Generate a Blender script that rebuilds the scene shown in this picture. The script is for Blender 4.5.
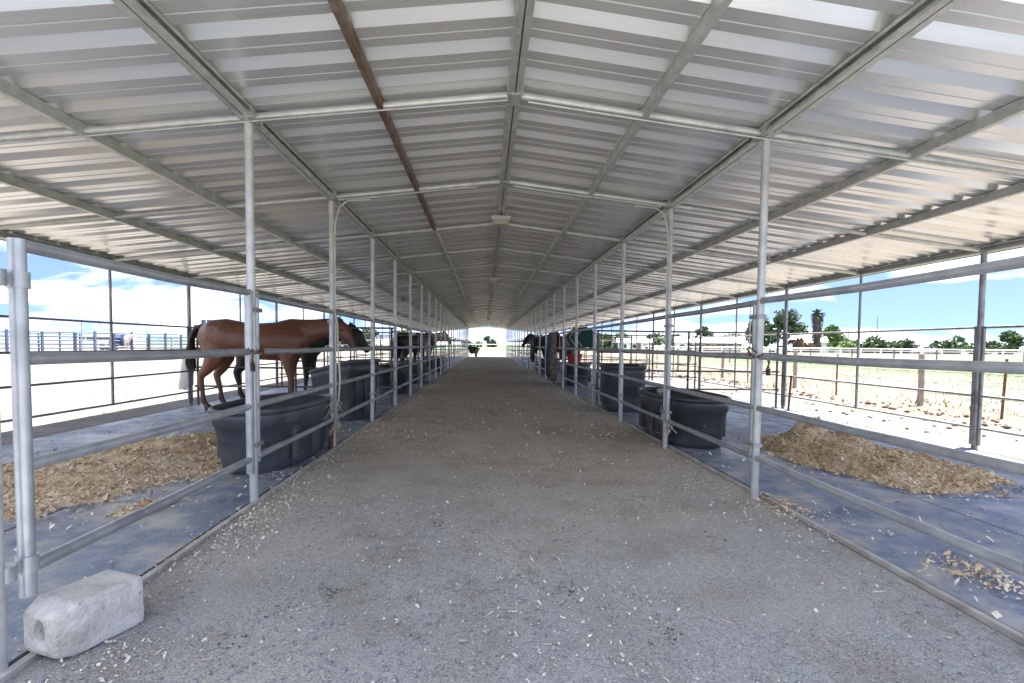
import bpy, math, random
import numpy as np
from mathutils import Vector, Matrix

R = math.radians
random.seed(7)
rng = np.random.default_rng(11)
S = bpy.context.scene
for o in list(bpy.data.objects):
    bpy.data.objects.remove(o)
col = S.collection

# ------------------------------------------------------------------ camera
cam_d = bpy.data.cameras.new('camera')
cam = bpy.data.objects.new('camera', cam_d)
col.objects.link(cam)
cam_d.sensor_width = 36.0
cam_d.lens = 36.0 * 521.155 / 1024.0
cam_d.shift_y = 27.5 / 1024.0
cam_d.clip_start = 0.05
cam_d.clip_end = 6000
cam.matrix_world = (Matrix.Translation((0, 0, 1.2)) @ Matrix.Rotation(-0.0512, 4, 'Z')
                    @ Matrix.Rotation(math.pi / 2 - 0.0459, 4, 'X') @ Matrix.Rotation(0.0105, 4, 'Z'))
S.camera = cam

# ------------------------------------------------------------------ sky, sun, exposure
SUN_EL, SUN_AZ = 76.0, 68.0        # azimuth clockwise from +Y
SKY_STRENGTH = 0.095
W = bpy.data.worlds.new('World')
S.world = W
W.use_nodes = True
nt = W.node_tree
nt.nodes.clear()
N = nt.nodes.new
out = N('ShaderNodeOutputWorld')
bg = N('ShaderNodeBackground')
bg.inputs['Strength'].default_value = SKY_STRENGTH
sky = N('ShaderNodeTexSky')
sky.sky_type = 'NISHITA'
sky.sun_disc = False
sky.sun_elevation = R(SUN_EL)
sky.sun_rotation = R(SUN_AZ)
sky.air_density = 1.0
sky.dust_density = 0.0
sky.ozone_density = 5.0
tc = N('ShaderNodeTexCoord')
sep = N('ShaderNodeSeparateXYZ')
nt.links.new(tc.outputs['Generated'], sep.inputs[0])
zm = N('ShaderNodeMath'); zm.operation = 'MULTIPLY_ADD'; zm.inputs[1].default_value = .85; zm.inputs[2].default_value = .17
nt.links.new(sep.outputs['Z'], zm.inputs[0])
sv = N('ShaderNodeCombineXYZ')
nt.links.new(sep.outputs['X'], sv.inputs[0]); nt.links.new(sep.outputs['Y'], sv.inputs[1]); nt.links.new(zm.outputs[0], sv.inputs[2])
svn = N('ShaderNodeVectorMath'); svn.operation = 'NORMALIZE'
nt.links.new(sv.outputs[0], svn.inputs[0]); nt.links.new(svn.outputs[0], sky.inputs['Vector'])
addz = N('ShaderNodeMath'); addz.operation = 'ADD'; addz.inputs[1].default_value = 0.16
nt.links.new(sep.outputs['Z'], addz.inputs[0])
mx = N('ShaderNodeMath'); mx.operation = 'MAXIMUM'; mx.inputs[1].default_value = 0.05
nt.links.new(addz.outputs[0], mx.inputs[0])
dx = N('ShaderNodeMath'); dx.operation = 'DIVIDE'
dy = N('ShaderNodeMath'); dy.operation = 'DIVIDE'
nt.links.new(sep.outputs['X'], dx.inputs[0]); nt.links.new(mx.outputs[0], dx.inputs[1])
nt.links.new(sep.outputs['Y'], dy.inputs[0]); nt.links.new(mx.outputs[0], dy.inputs[1])
cmb = N('ShaderNodeCombineXYZ')
nt.links.new(dx.outputs[0], cmb.inputs[0]); nt.links.new(dy.outputs[0], cmb.inputs[1])
cmb.inputs[2].default_value = 3.7
cn = N('ShaderNodeTexNoise')
cn.inputs['Scale'].default_value = 0.55
cn.inputs['Detail'].default_value = 9
cn.inputs['Roughness'].default_value = 0.56
cn.inputs['Distortion'].default_value = 0.5
nt.links.new(cmb.outputs[0], cn.inputs['Vector'])
cr = N('ShaderNodeValToRGB')
cr.color_ramp.elements[0].position = 0.46
cr.color_ramp.elements[1].position = 0.61
nt.links.new(cn.outputs['Fac'], cr.inputs[0])
mixc = N('ShaderNodeMix'); mixc.data_type = 'RGBA'
nt.links.new(cr.outputs['Color'], mixc.inputs['Factor'])
shs = N('ShaderNodeHueSaturation'); shs.inputs['Saturation'].default_value = 1.06; shs.inputs['Value'].default_value = .64; shs.inputs['Hue'].default_value = .522
nt.links.new(sky.outputs[0], shs.inputs['Color'])
nt.links.new(shs.outputs[0], mixc.inputs['A'])
mixc.inputs['B'].default_value = (6.6, 6.8, 7.1, 1)
nt.links.new(mixc.outputs['Result'], bg.inputs['Color'])
nt.links.new(bg.outputs[0], out.inputs[0])

sd = bpy.data.lights.new('sun', 'SUN')
sd.energy = 5.0
sd.angle = R(0.53)
sd.color = (1.0, 0.97, 0.93)
sun = bpy.data.objects.new('sun', sd)
col.objects.link(sun)
_e, _a = R(SUN_EL), R(SUN_AZ)
_sv = Vector((math.sin(_a) * math.cos(_e), math.cos(_a) * math.cos(_e), math.sin(_e)))
sun.rotation_euler = (-_sv).to_track_quat('-Z', 'Y').to_euler()
sun.location = (30, -10, 60)

S.view_settings.view_transform = 'Standard'
S.view_settings.look = 'None'
S.view_settings.gamma = 1.0
S.view_settings.exposure = 2.32
S.view_settings.use_curve_mapping = False
S.render.engine = 'CYCLES'
S.cycles.max_bounces = 10
S.cycles.diffuse_bounces = 7
S.cycles.glossy_bounces = 4

# ------------------------------------------------------------------ materials
def mat(name, base, rough=0.6, metal=0.0, dark=None, nscale=4.0, lo=0.4, hi=0.65, bump=0.0, bscale=40.0,
        dark2=None, n2scale=20.0, lo2=0.6, hi2=0.75, spec=0.5, stretch=None, detail=6, rvar=0.0, bdist=0.01, coord='Object'):
    m = bpy.data.materials.new(name)
    m.use_nodes = True
    t = m.node_tree
    n = t.nodes.new
    p = t.nodes['Principled BSDF']
    p.inputs['Roughness'].default_value = rough
    p.inputs['Metallic'].default_value = metal
    p.inputs['Specular IOR Level'].default_value = spec
    p.inputs['Base Color'].default_value = (*base, 1)
    tcn = n('ShaderNodeTexCoord')
    vec = tcn.outputs[coord]
    if stretch:
        mp = n('ShaderNodeMapping'); mp.inputs['Scale'].default_value = stretch
        t.links.new(vec, mp.inputs[0]); vec = mp.outputs[0]
    cur = None
    def layer(prev, colr, sc, l, h, seed):
        no = n('ShaderNodeTexNoise'); no.noise_dimensions = '4D'
        no.inputs['W'].default_value = seed
        no.inputs['Scale'].default_value = sc; no.inputs['Detail'].default_value = detail
        no.inputs['Roughness'].default_value = 0.6
        t.links.new(vec, no.inputs['Vector'])
        ra = n('ShaderNodeMapRange'); ra.inputs['From Min'].default_value = l; ra.inputs['From Max'].default_value = h
        t.links.new(no.outputs['Fac'], ra.inputs['Value'])
        mi = n('ShaderNodeMix'); mi.data_type = 'RGBA'
        t.links.new(ra.outputs[0], mi.inputs['Factor'])
        if prev is None: mi.inputs['A'].default_value = (*base, 1)
        else: t.links.new(prev, mi.inputs['A'])
        mi.inputs['B'].default_value = (*colr, 1)
        return mi.outputs['Result']
    if dark: cur = layer(cur, dark, nscale, lo, hi, 1.3)
    if dark2: cur = layer(cur, dark2, n2scale, lo2, hi2, 5.1)
    if rvar:
        oi = n('ShaderNodeObjectInfo')
        hs = n('ShaderNodeHueSaturation')
        mr = n('ShaderNodeMapRange'); mr.inputs['To Min'].default_value = 1 - rvar; mr.inputs['To Max'].default_value = 1 + rvar
        t.links.new(oi.outputs['Random'], mr.inputs['Value']); t.links.new(mr.outputs[0], hs.inputs['Value'])
        if cur: t.links.new(cur, hs.inputs['Color'])
        else: hs.inputs['Color'].default_value = (*base, 1)
        cur = hs.outputs['Color']
    if cur: t.links.new(cur, p.inputs['Base Color'])
    if bump:
        no = n('ShaderNodeTexNoise'); no.inputs['Scale'].default_value = bscale; no.inputs['Detail'].default_value = 6
        t.links.new(vec, no.inputs['Vector'])
        b = n('ShaderNodeBump'); b.inputs['Strength'].default_value = bump; b.inputs['Distance'].default_value = bdist
        t.links.new(no.outputs['Fac'], b.inputs['Height']); t.links.new(b.outputs[0], p.inputs['Normal'])
    return m

M = {}
M['galv'] = mat('galvanised_pipe', (.47, .49, .50), .40, .6, dark=(.31, .33, .345), nscale=7, lo=.42, hi=.7, dark2=(.26, .17, .10), n2scale=11, lo2=.66, hi2=.78, bump=.15, bscale=60, bdist=.002, rvar=.1)
M['post'] = mat('weathered_post_steel', (.54, .55, .525), .46, .4, dark=(.38, .40, .40), nscale=9, lo=.42, hi=.7, dark2=(.28, .17, .09), n2scale=6, lo2=.66, hi2=.8, bump=.15, bscale=60, bdist=.002, rvar=.06)
M['dark_pipe'] = mat('dark_weathered_pipe', (.20, .18, .16), .6, .3, dark=(.10, .075, .055), nscale=8, lo=.4, hi=.65, dark2=(.30, .28, .26), n2scale=15, lo2=.55, hi2=.7, rvar=.2)
M['grey_pipe'] = mat('dull_grey_pipe', (.36, .37, .37), .5, .5, dark=(.22, .21, .19), nscale=8, lo=.42, hi=.66, dark2=(.22, .12, .06), n2scale=12, lo2=.62, hi2=.75, rvar=.12)
M['roof'] = mat('galvalume_sheet', (.78, .78, .765), .27, .64, dark=(.73, .73, .72), nscale=3, lo=.4, hi=.7, dark2=(.62, .61, .58), n2scale=2.2, lo2=.58, hi2=.85, stretch=(.35, 9, 1), bump=.05, bscale=6, bdist=.004)
M['purlin'] = mat('galvanised_purlin', (.50, .51, .49), .42, .5, dark=(.34, .35, .33), nscale=10, lo=.4, hi=.7, dark2=(.25, .17, .11), n2scale=5, lo2=.64, hi2=.76)
M['rusty_purlin'] = mat('rust_stained_purlin', (.17, .125, .10), .6, .3, dark=(.10, .06, .042), nscale=5, lo=.4, hi=.6, dark2=(.27, .25, .23), n2scale=9, lo2=.55, hi2=.7)
M['rust'] = mat('rusty_steel', (.19, .085, .04), .8, .2, dark=(.09, .045, .03), nscale=14, lo=.4, hi=.65)
M['rubber'] = mat('black_tank_plastic', (.038, .043, .049), .42, 0, dark=(.11, .118, .125), nscale=4, lo=.48, hi=.78, dark2=(.34, .33, .30), n2scale=22, lo2=.65, hi2=.72, bump=.25, bscale=30, bdist=.004)
M['rubber_grey'] = mat('faded_tank_plastic', (.055, .064, .078), .45, 0, dark=(.14, .145, .15), nscale=4, lo=.46, hi=.78, dark2=(.36, .35, .31), n2scale=20, lo2=.65, hi2=.72, bump=.25, bscale=30, bdist=.004)
M['concrete'] = mat('rough_concrete', (.62, .60, .56), .9, 0, dark=(.44, .41, .36), nscale=9, lo=.42, hi=.65, dark2=(.20, .18, .15), n2scale=45, lo2=.6, hi2=.72, bump=1.0, bscale=55, bdist=.010)
M['bay'] = mat('bay_coat', (.18, .066, .029), .40, 0, dark=(.11, .04, .018), nscale=2.0, lo=.4, hi=.7, spec=.6, bump=.5, bscale=7, bdist=.03)
M['black_coat'] = mat('black_coat', (.016, .013, .012), .45, 0, dark=(.03, .022, .018), nscale=3, lo=.4, hi=.8, spec=.5)
M['brown_coat'] = mat('dark_brown_coat', (.06, .032, .02), .5, 0, dark=(.035, .02, .014), nscale=3, lo=.4, hi=.8)
M['dun_coat'] = mat('dun_coat', (.30, .22, .15), .55, 0, dark=(.22, .15, .10), nscale=3, lo=.4, hi=.8)
M['pale_coat'] = mat('pale_coat', (.62, .58, .54), .6, 0, dark=(.5, .45, .42), nscale=3, lo=.4, hi=.8)
M['hair'] = mat('dark_horse_hair', (.016, .011, .009), .5, 0, dark=(.035, .02, .013), nscale=10, stretch=(14, 14, 1))
M['eye'] = mat('eye', (.01, .008, .007), .1)
M['bedding'] = mat('pine_bedding', (.76, .63, .43), .95, 0, dark=(.52, .38, .22), nscale=7, lo=.4, hi=.62, dark2=(.74, .65, .49), n2scale=60, lo2=.5, hi2=.62, bump=1.0, bscale=70, bdist=.02)
M['shaving'] = mat('wood_shaving', (.82, .73, .56), .9, 0, dark=(.60, .44, .27), nscale=4, lo=.35, hi=.6, dark2=(.54, .40, .25), n2scale=70, lo2=.5, hi2=.56)
M['chip'] = mat('pale_chip', (.74, .70, .60), .9, 0, dark=(.52, .46, .36), nscale=60, lo=.45, hi=.6)
M['stone'] = mat('gravel_stone', (.30, .31, .335), .85, 0, dark=(.17, .175, .185), nscale=50, lo=.4, hi=.6, dark2=(.50, .49, .47), n2scale=70, lo2=.55, hi2=.62)
M['pale_stone'] = mat('pale_gravel_stone', (.50, .50, .50), .85, 0, dark=(.36, .35, .33), nscale=50, lo=.4, hi=.6)
M['clod'] = mat('dark_clod', (.13, .09, .065), .95, 0, dark=(.075, .052, .04), nscale=20)
M['dung'] = mat('dried_dung', (.085, .075, .048), .95, 0, dark=(.14, .12, .07), nscale=30)
M['wood'] = mat('weathered_wood', (.34, .29, .24), .85, 0, dark=(.20, .17, .14), nscale=12, stretch=(6, 6, .8), bump=.5, bscale=30)
M['kerb'] = mat('dusty_kerb', (.46, .44, .41), .9, 0, dark=(.30, .27, .23), nscale=7, bump=.5, bscale=40)
M['bark'] = mat('bark', (.12, .10, .085), .9, 0, dark=(.06, .05, .045), nscale=3)
M['leaf_dark'] = mat('dark_leaf', (.055, .095, .045), .6, 0, dark=(.030, .055, .028), nscale=.6, lo=.4, hi=.6, dark2=(.09, .14, .065), n2scale=1.6)
M['leaf_mid'] = mat('mid_leaf', (.07, .12, .04), .6, 0, dark=(.04, .075, .028), nscale=.6, lo=.4, hi=.6, dark2=(.11, .17, .06), n2scale=1.6)
M['leaf_light'] = mat('light_leaf', (.13, .21, .055), .6, 0, dark=(.08, .14, .04), nscale=.6, lo=.4, hi=.6)
M['leaf_dry'] = mat('dry_leaf', (.24, .15, .10), .8, 0, dark=(.16, .10, .07), nscale=.6)
M['grass_dry'] = mat('dry_grass', (.18, .165, .11), .9, 0, dark=(.10, .115, .055), nscale=.4)
M['white_paint'] = mat('white_paint', (.78, .78, .76), .5, 0, dark=(.68, .68, .66), nscale=2)
M['cream_wall'] = mat('cream_wall', (.66, .60, .52), .8, 0, dark=(.56, .5, .44), nscale=1)
M['roof_pale'] = mat('pale_metal_roof', (.70, .68, .66), .6, 0, dark=(.6, .58, .56), nscale=1)
M['roof_brown'] = mat('brown_shingle', (.22, .15, .12), .85, 0, dark=(.16, .11, .09), nscale=2)
M['dark_glass'] = mat('dark_glass', (.03, .035, .04), .08)
M['black'] = mat('matt_black', (.02, .02, .022), .6)
M['tyre'] = mat('tyre', (.025, .025, .025), .85)
M['green_paint'] = mat('green_panel_paint', (.06, .20, .10), .55, 0, dark=(.04, .13, .07), nscale=3)
M['blue_pipe'] = mat('blue_grey_corral_pipe', (.10, .13, .19), .55, .2, dark=(.06, .08, .12), nscale=3, rvar=.3)
M['green_cloth'] = mat('green_cloth', (.015, .075, .050), .9, 0, dark=(.010, .05, .035), nscale=6, bump=.4, bscale=90)
M['piping'] = mat('pale_piping', (.55, .55, .50), .8)
M['pink_cloth'] = mat('faded_pink_binding', (.42, .18, .17), .9)
M['navy_cloth'] = mat('navy_cloth', (.055, .07, .12), .9, 0, dark=(.10, .12, .17), nscale=9, dark2=(.03, .035, .05), n2scale=4, bump=.5, bscale=40)
M['camo_cloth'] = mat('camouflage_cloth', (.30, .26, .20), .9, 0, dark=(.14, .12, .085), nscale=9, lo=.48, hi=.52, dark2=(.40, .37, .31), n2scale=12, lo2=.55, hi2=.58, bump=.4, bscale=40)
M['blue_cloth'] = mat('dark_blue_cloth', (.03, .055, .14), .85, 0, dark=(.02, .03, .08), nscale=5)
M['red'] = mat('red_plastic', (.48, .035, .05), .45, 0, dark=(.34, .025, .035), nscale=8)
M['rope'] = mat('pale_twine', (.58, .54, .44), .9, 0, dark=(.36, .33, .27), nscale=60)
M['hose'] = mat('faded_hose', (.56, .55, .46), .55, 0, dark=(.44, .43, .35), nscale=15)
M['sack'] = mat('grey_sack', (.52, .50, .47), .9, 0, dark=(.38, .36, .34), nscale=8, bump=.4, bscale=25)
M['hay'] = mat('hay_feed', (.27, .23, .11), .95, 0, dark=(.15, .14, .07), nscale=18, bump=1, bscale=60, bdist=.02)
M['lamp'] = mat('yellowed_lamp_cover', (.42, .38, .27), .5, 0, dark=(.30, .27, .2), nscale=20)
M['hill'] = mat('far_hill', (.12, .15, .13), 1.0, 0, dark=(.16, .17, .12), nscale=.004)

# ground materials with world positions
def ground_mats():
    # --- open ground: sand near the barn, dirt, dry grass, then green field to the right and far ahead
    m = bpy.data.materials.new('sandy_ground'); m.use_nodes = True
    t = m.node_tree; n = t.nodes.new; p = t.nodes['Principled BSDF']; p.inputs['Roughness'].default_value = .95
    p.inputs['Specular IOR Level'].default_value = .2
    tcn = n('ShaderNodeTexCoord'); sx = n('ShaderNodeSeparateXYZ'); t.links.new(tcn.outputs['Object'], sx.inputs[0])
    def noise(sc, w, det=6, r=.6):
        q = n('ShaderNodeTexNoise'); q.noise_dimensions = '4D'; q.inputs['W'].default_value = w
        q.inputs['Scale'].default_value = sc; q.inputs['Detail'].default_value = det; q.inputs['Roughness'].default_value = r
        t.links.new(tcn.outputs['Object'], q.inputs['Vector']); return q.outputs['Fac']
    def mrange(v, a, b, c=0., d=1.):
        q = n('ShaderNodeMapRange'); q.inputs['From Min'].default_value = a; q.inputs['From Max'].default_value = b
        q.inputs['To Min'].default_value = c; q.inputs['To Max'].default_value = d
        t.links.new(v, q.inputs['Value']); return q.outputs[0]
    def mth(op, a, b):
        q = n('ShaderNodeMath'); q.operation = op
        for i, v in enumerate((a, b)):
            if isinstance(v, (int, float)): q.inputs[i].default_value = v
            else: t.links.new(v, q.inputs[i])
        return q.outputs[0]
    def mix(f, a, b):
        q = n('ShaderNodeMix'); q.data_type = 'RGBA'; t.links.new(f, q.inputs['Factor'])
        for k, v in (('A', a), ('B', b)):
            if isinstance(v, tuple): q.inputs[k].default_value = (*v, 1)
            else: t.links.new(v, q.inputs[k])
        return q.outputs['Result']
    x, y = sx.outputs['X'], sx.outputs['Y']
    big = noise(.25, 0.3); mid = noise(1.5, 2.2); fine = noise(14, 4.4); patch = noise(.05, 7.0)
    sand = mix(mrange(mid, .42, .6), (.186, .172, .150), (.130, .118, .101))
    sand = mix(mrange(fine, .56, .68), sand, (.12, .10, .08))
    dirt = mix(mrange(fine, .4, .6), (.13, .10, .075), (.19, .155, .115))
    dry = mix(mrange(mid, .4, .6), (.16, .148, .112), (.12, .122, .08))
    dry = mix(mrange(fine, .5, .62), dry, (.21, .185, .14))
    green = mix(mrange(patch, .42, .58), (.085, .135, .062), (.12, .15, .08))
    green = mix(mrange(mid, .45, .6), green, (.07, .11, .045))
    wob = mth('MULTIPLY', mth('SUBTRACT', big, .5), 9.0)
    wob2 = mth('MULTIPLY', mth('SUBTRACT', mid, .5), 5.0)
    xr = mth('ADD', mth('ADD', x, wob), wob2)
    c = mix(mrange(xr, 7.8, 8.6), sand, dirt)
    c = mix(mrange(xr, 10.8, 12.5), c, dry)
    c = mix(mrange(xr, 15, 27), c, green)
    yr = mth('ADD', mth('ADD', y, wob), wob2)
    inx = mrange(x, -26, -18)
    f = mth('MULTIPLY', mrange(yr, 58, 62), inx)
    c = mix(f, c, dry)
    f2 = mth('MULTIPLY', mrange(yr, 85, 130), inx)
    c = mix(f2, c, green)
    t.links.new(c, p.inputs['Base Color'])
    b = n('ShaderNodeBump'); b.inputs['Strength'].default_value = .8; b.inputs['Distance'].default_value = .05
    t.links.new(mth('ADD', mth('MULTIPLY', fine, .4), mid), b.inputs['Height']); t.links.new(b.outputs[0], p.inputs['Normal'])
    M['ground'] = m
    # --- aisle: compacted dirt and fine gravel
    m = bpy.data.materials.new('packed_gravel'); m.use_nodes = True
    t = m.node_tree; n = t.nodes.new; p = t.nodes['Principled BSDF']; p.inputs['Roughness'].default_value = .92
    p.inputs['Specular IOR Level'].default_value = .25
    tcn = n('ShaderNodeTexCoord'); sx = n('ShaderNodeSeparateXYZ'); t.links.new(tcn.outputs['Object'], sx.inputs[0])
    big = noise(.55, .3); mid = noise(2.6, 2.2); fine = noise(38, 4.4, 8, .7); vfine = noise(130, 1.4, 4, .7)
    yy = mth('ADD', sx.outputs['Y'], mth('MULTIPLY', mth('SUBTRACT', big, .5), 5.0))
    grey = mix(mrange(fine, .35, .65), (.295, .30, .292), (.44, .445, .43))
    brown = mix(mrange(fine, .35, .65), (.42, .365, .265), (.60, .53, .415))
    c = mix(mrange(yy, 2.6, 5.4), grey, brown)
    c = mix(mrange(mid, .46, .66, 0, .5), c, (.25, .205, .145))
    c = mix(mrange(big, .5, .7, 0, .5), c, (.50, .45, .37))
    c = mix(mrange(vfine, .56, .63, 0, .9), c, (.60, .58, .55))
    c = mix(mrange(vfine, .46, .38, 0, .85), c, (.10, .095, .09))
    t.links.new(c, p.inputs['Base Color'])
    b = n('ShaderNodeBump'); b.inputs['Strength'].default_value = 1.0; b.inputs['Distance'].default_value = .012
    t.links.new(mth('ADD', mth('MULTIPLY', vfine, .5), fine), b.inputs['Height']); t.links.new(b.outputs[0], p.inputs['Normal'])
    M['aisle'] = m
    # --- stall mats
    m = bpy.data.materials.new('rubber_mat'); m.use_nodes = True
    t = m.node_tree; n = t.nodes.new; p = t.nodes['Principled BSDF']; p.inputs['Roughness'].default_value = .5
    tcn = n('ShaderNodeTexCoord')
    big = noise(.9, .3); mid = noise(3.2, 2.2); fine = noise(40, 4.4, 6, .7)
    c = mix(mrange(big, .35, .65), (.10, .14, .205), (.18, .22, .285))
    c = mix(mrange(mid, .46, .62, 0, .9), c, (.36, .345, .315))
    c = mix(mrange(fine, .57, .66, 0, .8), c, (.46, .41, .32))
    c = mix(mrange(mid, .44, .32, 0, .75), c, (.06, .07, .09))
    t.links.new(c, p.inputs['Base Color'])
    t.links.new(mrange(big, .35, .65, .38, .72), p.inputs['Roughness'])
    b = n('ShaderNodeBump'); b.inputs['Strength'].default_value = .5; b.inputs['Distance'].default_value = .006
    t.links.new(mth('ADD', fine, mid), b.inputs['Height']); t.links.new(b.outputs[0], p.inputs['Normal'])
    M['mat'] = m
ground_mats()

# ------------------------------------------------------------------ mesh helpers
class MB:
    def __init__(s): s.v = []; s.f = []; s.sm = []
    def add(s, vs, fs, smooth=False):
        b = len(s.v); s.v += [tuple(v) for v in vs]
        for f in fs: s.f.append(tuple(i + b for i in f)); s.sm.append(smooth)
        return s
    def box(s, c, d, rz=0, rot=None):
        hx, hy, hz = d[0] / 2, d[1] / 2, d[2] / 2
        m = rot if rot is not None else Matrix.Rotation(rz, 3, 'Z')
        vs = [Vector(c) + m @ Vector((x * hx, y * hy, z * hz)) for x in (-1, 1) for y in (-1, 1) for z in (-1, 1)]
        return s.add(vs, [(0, 1, 3, 2), (4, 6, 7, 5), (0, 4, 5, 1), (2, 3, 7, 6), (0, 2, 6, 4), (1, 5, 7, 3)])
    def loft(s, rings, cap=True, closed=True, smooth=True):
        b = len(s.v); n = len(rings[0])
        for r in rings: s.v += [tuple(v) for v in r]
        for i in range(len(rings) - 1):
            for j in range(n if closed else n - 1):
                k = (j + 1) % n
                s.f.append((b + i * n + j, b + i * n + k, b + (i + 1) * n + k, b + (i + 1) * n + j)); s.sm.append(smooth)
        if cap:
            for r, rev in ((rings[0], True), (rings[-1], False)):
                c = len(s.v); s.v += [tuple(v) for v in r]
                f = tuple(range(c, c + n)); s.f.append(f[::-1] if rev else f); s.sm.append(False)
        return s
    def path(s, pts, rad, n=8, side=None, cap=True, smooth=True):
        """tube along pts; rad = number or list of numbers or (r_side, r_up)"""
        P = [Vector(p) for p in pts]; rings = []
        prev = None
        for i, p in enumerate(P):
            t = (P[min(i + 1, len(P) - 1)] - P[max(i - 1, 0)])
            if t.length < 1e-9: t = Vector((0, 0, 1))
            t.normalize()
            if side is not None: a = Vector(side)
            elif prev is not None: a = prev
            else: a = Vector((0, 0, 1)) if abs(t.z) < .9 else Vector((1, 0, 0))
            a = (a - t * a.dot(t)); a.normalize(); prev = a
            u = t.cross(a)
            r = rad[i] if isinstance(rad, (list, tuple)) else rad
            ra, rb = r if isinstance(r, (list, tuple)) else (r, r)
            rings.append([p + a * (ra * math.cos(q * 2 * math.pi / n)) + u * (rb * math.sin(q * 2 * math.pi / n)) for q in range(n)])
        return s.loft(rings, cap, True, smooth)
    def cyl(s, p0, p1, r, n=10): return s.path([p0, p1], r, n)
    def prism(s, pts, y0, y1, axis='y'):
        n = len(pts)
        def P(a, b, h): return (a, h, b) if axis == 'y' else ((h, a, b) if axis == 'x' else (a, b, h))
        vs = [P(a, b, y0) for a, b in pts] + [P(a, b, y1) for a, b in pts]
        fs = [tuple(range(n))[::-1], tuple(range(n, 2 * n))] + [(i, (i + 1) % n, n + (i + 1) % n, n + i) for i in range(n)]
        return s.add(vs, fs)
    def mesh(s, name, m):
        me = bpy.data.meshes.new(name)
        me.from_pydata(s.v, [], s.f); me.update()
        me.polygons.foreach_set('use_smooth', s.sm)
        if m: me.materials.append(m)
        return me
    def build(s, name, m, parent=None):
        o = bpy.data.objects.new(name, s.mesh(name, m)); col.objects.link(o)
        if parent: o.parent = parent
        return o

def np_obj(name, V, F, m, parent=None):
    me = bpy.data.meshes.new(name)
    k = F.shape[1]
    me.vertices.add(len(V)); me.vertices.foreach_set('co', V.astype(np.float32).ravel())
    me.loops.add(F.size); me.loops.foreach_set('vertex_index', F.astype(np.int32).ravel())
    me.polygons.add(len(F)); me.polygons.foreach_set('loop_start', np.arange(0, F.size, k, dtype=np.int32))
    me.update(calc_edges=True); me.validate()
    me.materials.append(m)
    o = bpy.data.objects.new(name, me); col.objects.link(o)
    if parent: o.parent = parent
    return o

def tag(o, label=None, cat=None, group=None, kind=None):
    if label: o['label'] = label
    if cat: o['category'] = cat
    if group: o['group'] = group
    if kind: o['kind'] = kind
    return o

def empty(name, loc=(0, 0, 0), rz=0, **kw):
    o = bpy.data.objects.new(name, None); col.objects.link(o)
    o.location = loc; o.rotation_euler = (0, 0, rz); o.empty_display_size = .2
    return tag(o, **kw)

kids = {}
def copy_tree(o, parent=None):
    c = o.copy(); col.objects.link(c)
    if parent: c.parent = parent
    for ch in list(o.children): copy_tree(ch, c)
    return c

def struct(o): o['kind'] = 'structure'; return o

# ------------------------------------------------------------------ layout numbers
XC = 0.2                        # ridge line
XL, XR = XC - 1.92, XC + 1.92   # post lines along the aisle
OX = 5.74                       # outer line from ridge
Y0, BAY = 3.946, 2.042
KN, KF = -1, 24                 # bays
def PY(k): return Y0 + BAY * k
def ZS(x): return 3.10 - .116 * abs(x - XC)    # underside of the sheets
YA, YB = PY(KN) - .20, PY(KF) + .25

# ------------------------------------------------------------------ ground, aisle, stall floors
g = MB().add([(-1500, -1500, 0), (1500, -1500, 0), (1500, 2500, 0), (-1500, 2500, 0)], [(0, 1, 2, 3)])
struct(g.build('ground', M['ground']))
a = MB()
xs = np.linspace(XL + .02, XR + .06, 9)
ys = np.concatenate([np.linspace(-14, 1, 8), np.linspace(1.2, 12, 55), np.linspace(12.5, 56, 60)])
vv = [(x, y, .006 + .010 * math.sin(x * 2.1 + y * .7) * math.sin(y * 1.7) * (1 if 0 < i < 8 else 0) + (.012 if 0 < i < 8 else 0)) for y in ys for i, x in enumerate(xs)]
ff = [(j * 9 + i, j * 9 + i + 1, (j + 1) * 9 + i + 1, (j + 1) * 9 + i) for j in range(len(ys) - 1) for i in range(8)]
a.add(vv, ff, True)
struct(a.build('aisle', M['aisle']))
for sgn in (-1, 1):
    mm = MB()
    x0 = XL - .02 if sgn < 0 else XR + .14
    xo = XC + sgn * (OX - .12)
    nx = 3; w = (xo - x0) / nx
    for k in range(-2, 24):
        for i in range(nx):
            xa, xb = sorted((x0 + w * i, x0 + w * (i + 1)))
            ya, yb = PY(k), PY(k + 1)
            z = .010 + random.uniform(0, .007)
            tl = [random.uniform(-.004, .004) for _ in range(4)]
            mm.box(((xa + xb) / 2, (ya + yb) / 2, z / 2), (abs(xb - xa) - .012, yb - ya - .012, z))
    struct(mm.build('stall_floor', M['mat']))
    kb = MB()
    xk = XL + .035 if sgn < 0 else XR + .085
    for k in range(-2, 24, 2):
        kb.box((xk + random.uniform(-.012, .012), PY(k + 1), .012), (.032, 2 * BAY - .02, .034), rz=random.uniform(-.004, .004))
    struct(kb.build('kerb_strip', M['kerb']))

# ------------------------------------------------------------------ the shed roof
shed = empty('shed', (XC, YA, 0), label='long open sided shed with a low gabled metal roof on slim steel posts', cat='shed')
INV = Vector((-XC, -YA, 0))
def part(mb, name, m, parent=None):
    """mesh given in world numbers, parented to the shed"""
    mb.v = [tuple(Vector(v) + INV) for v in mb.v]
    return mb.build(name, m, parent or shed)

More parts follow.
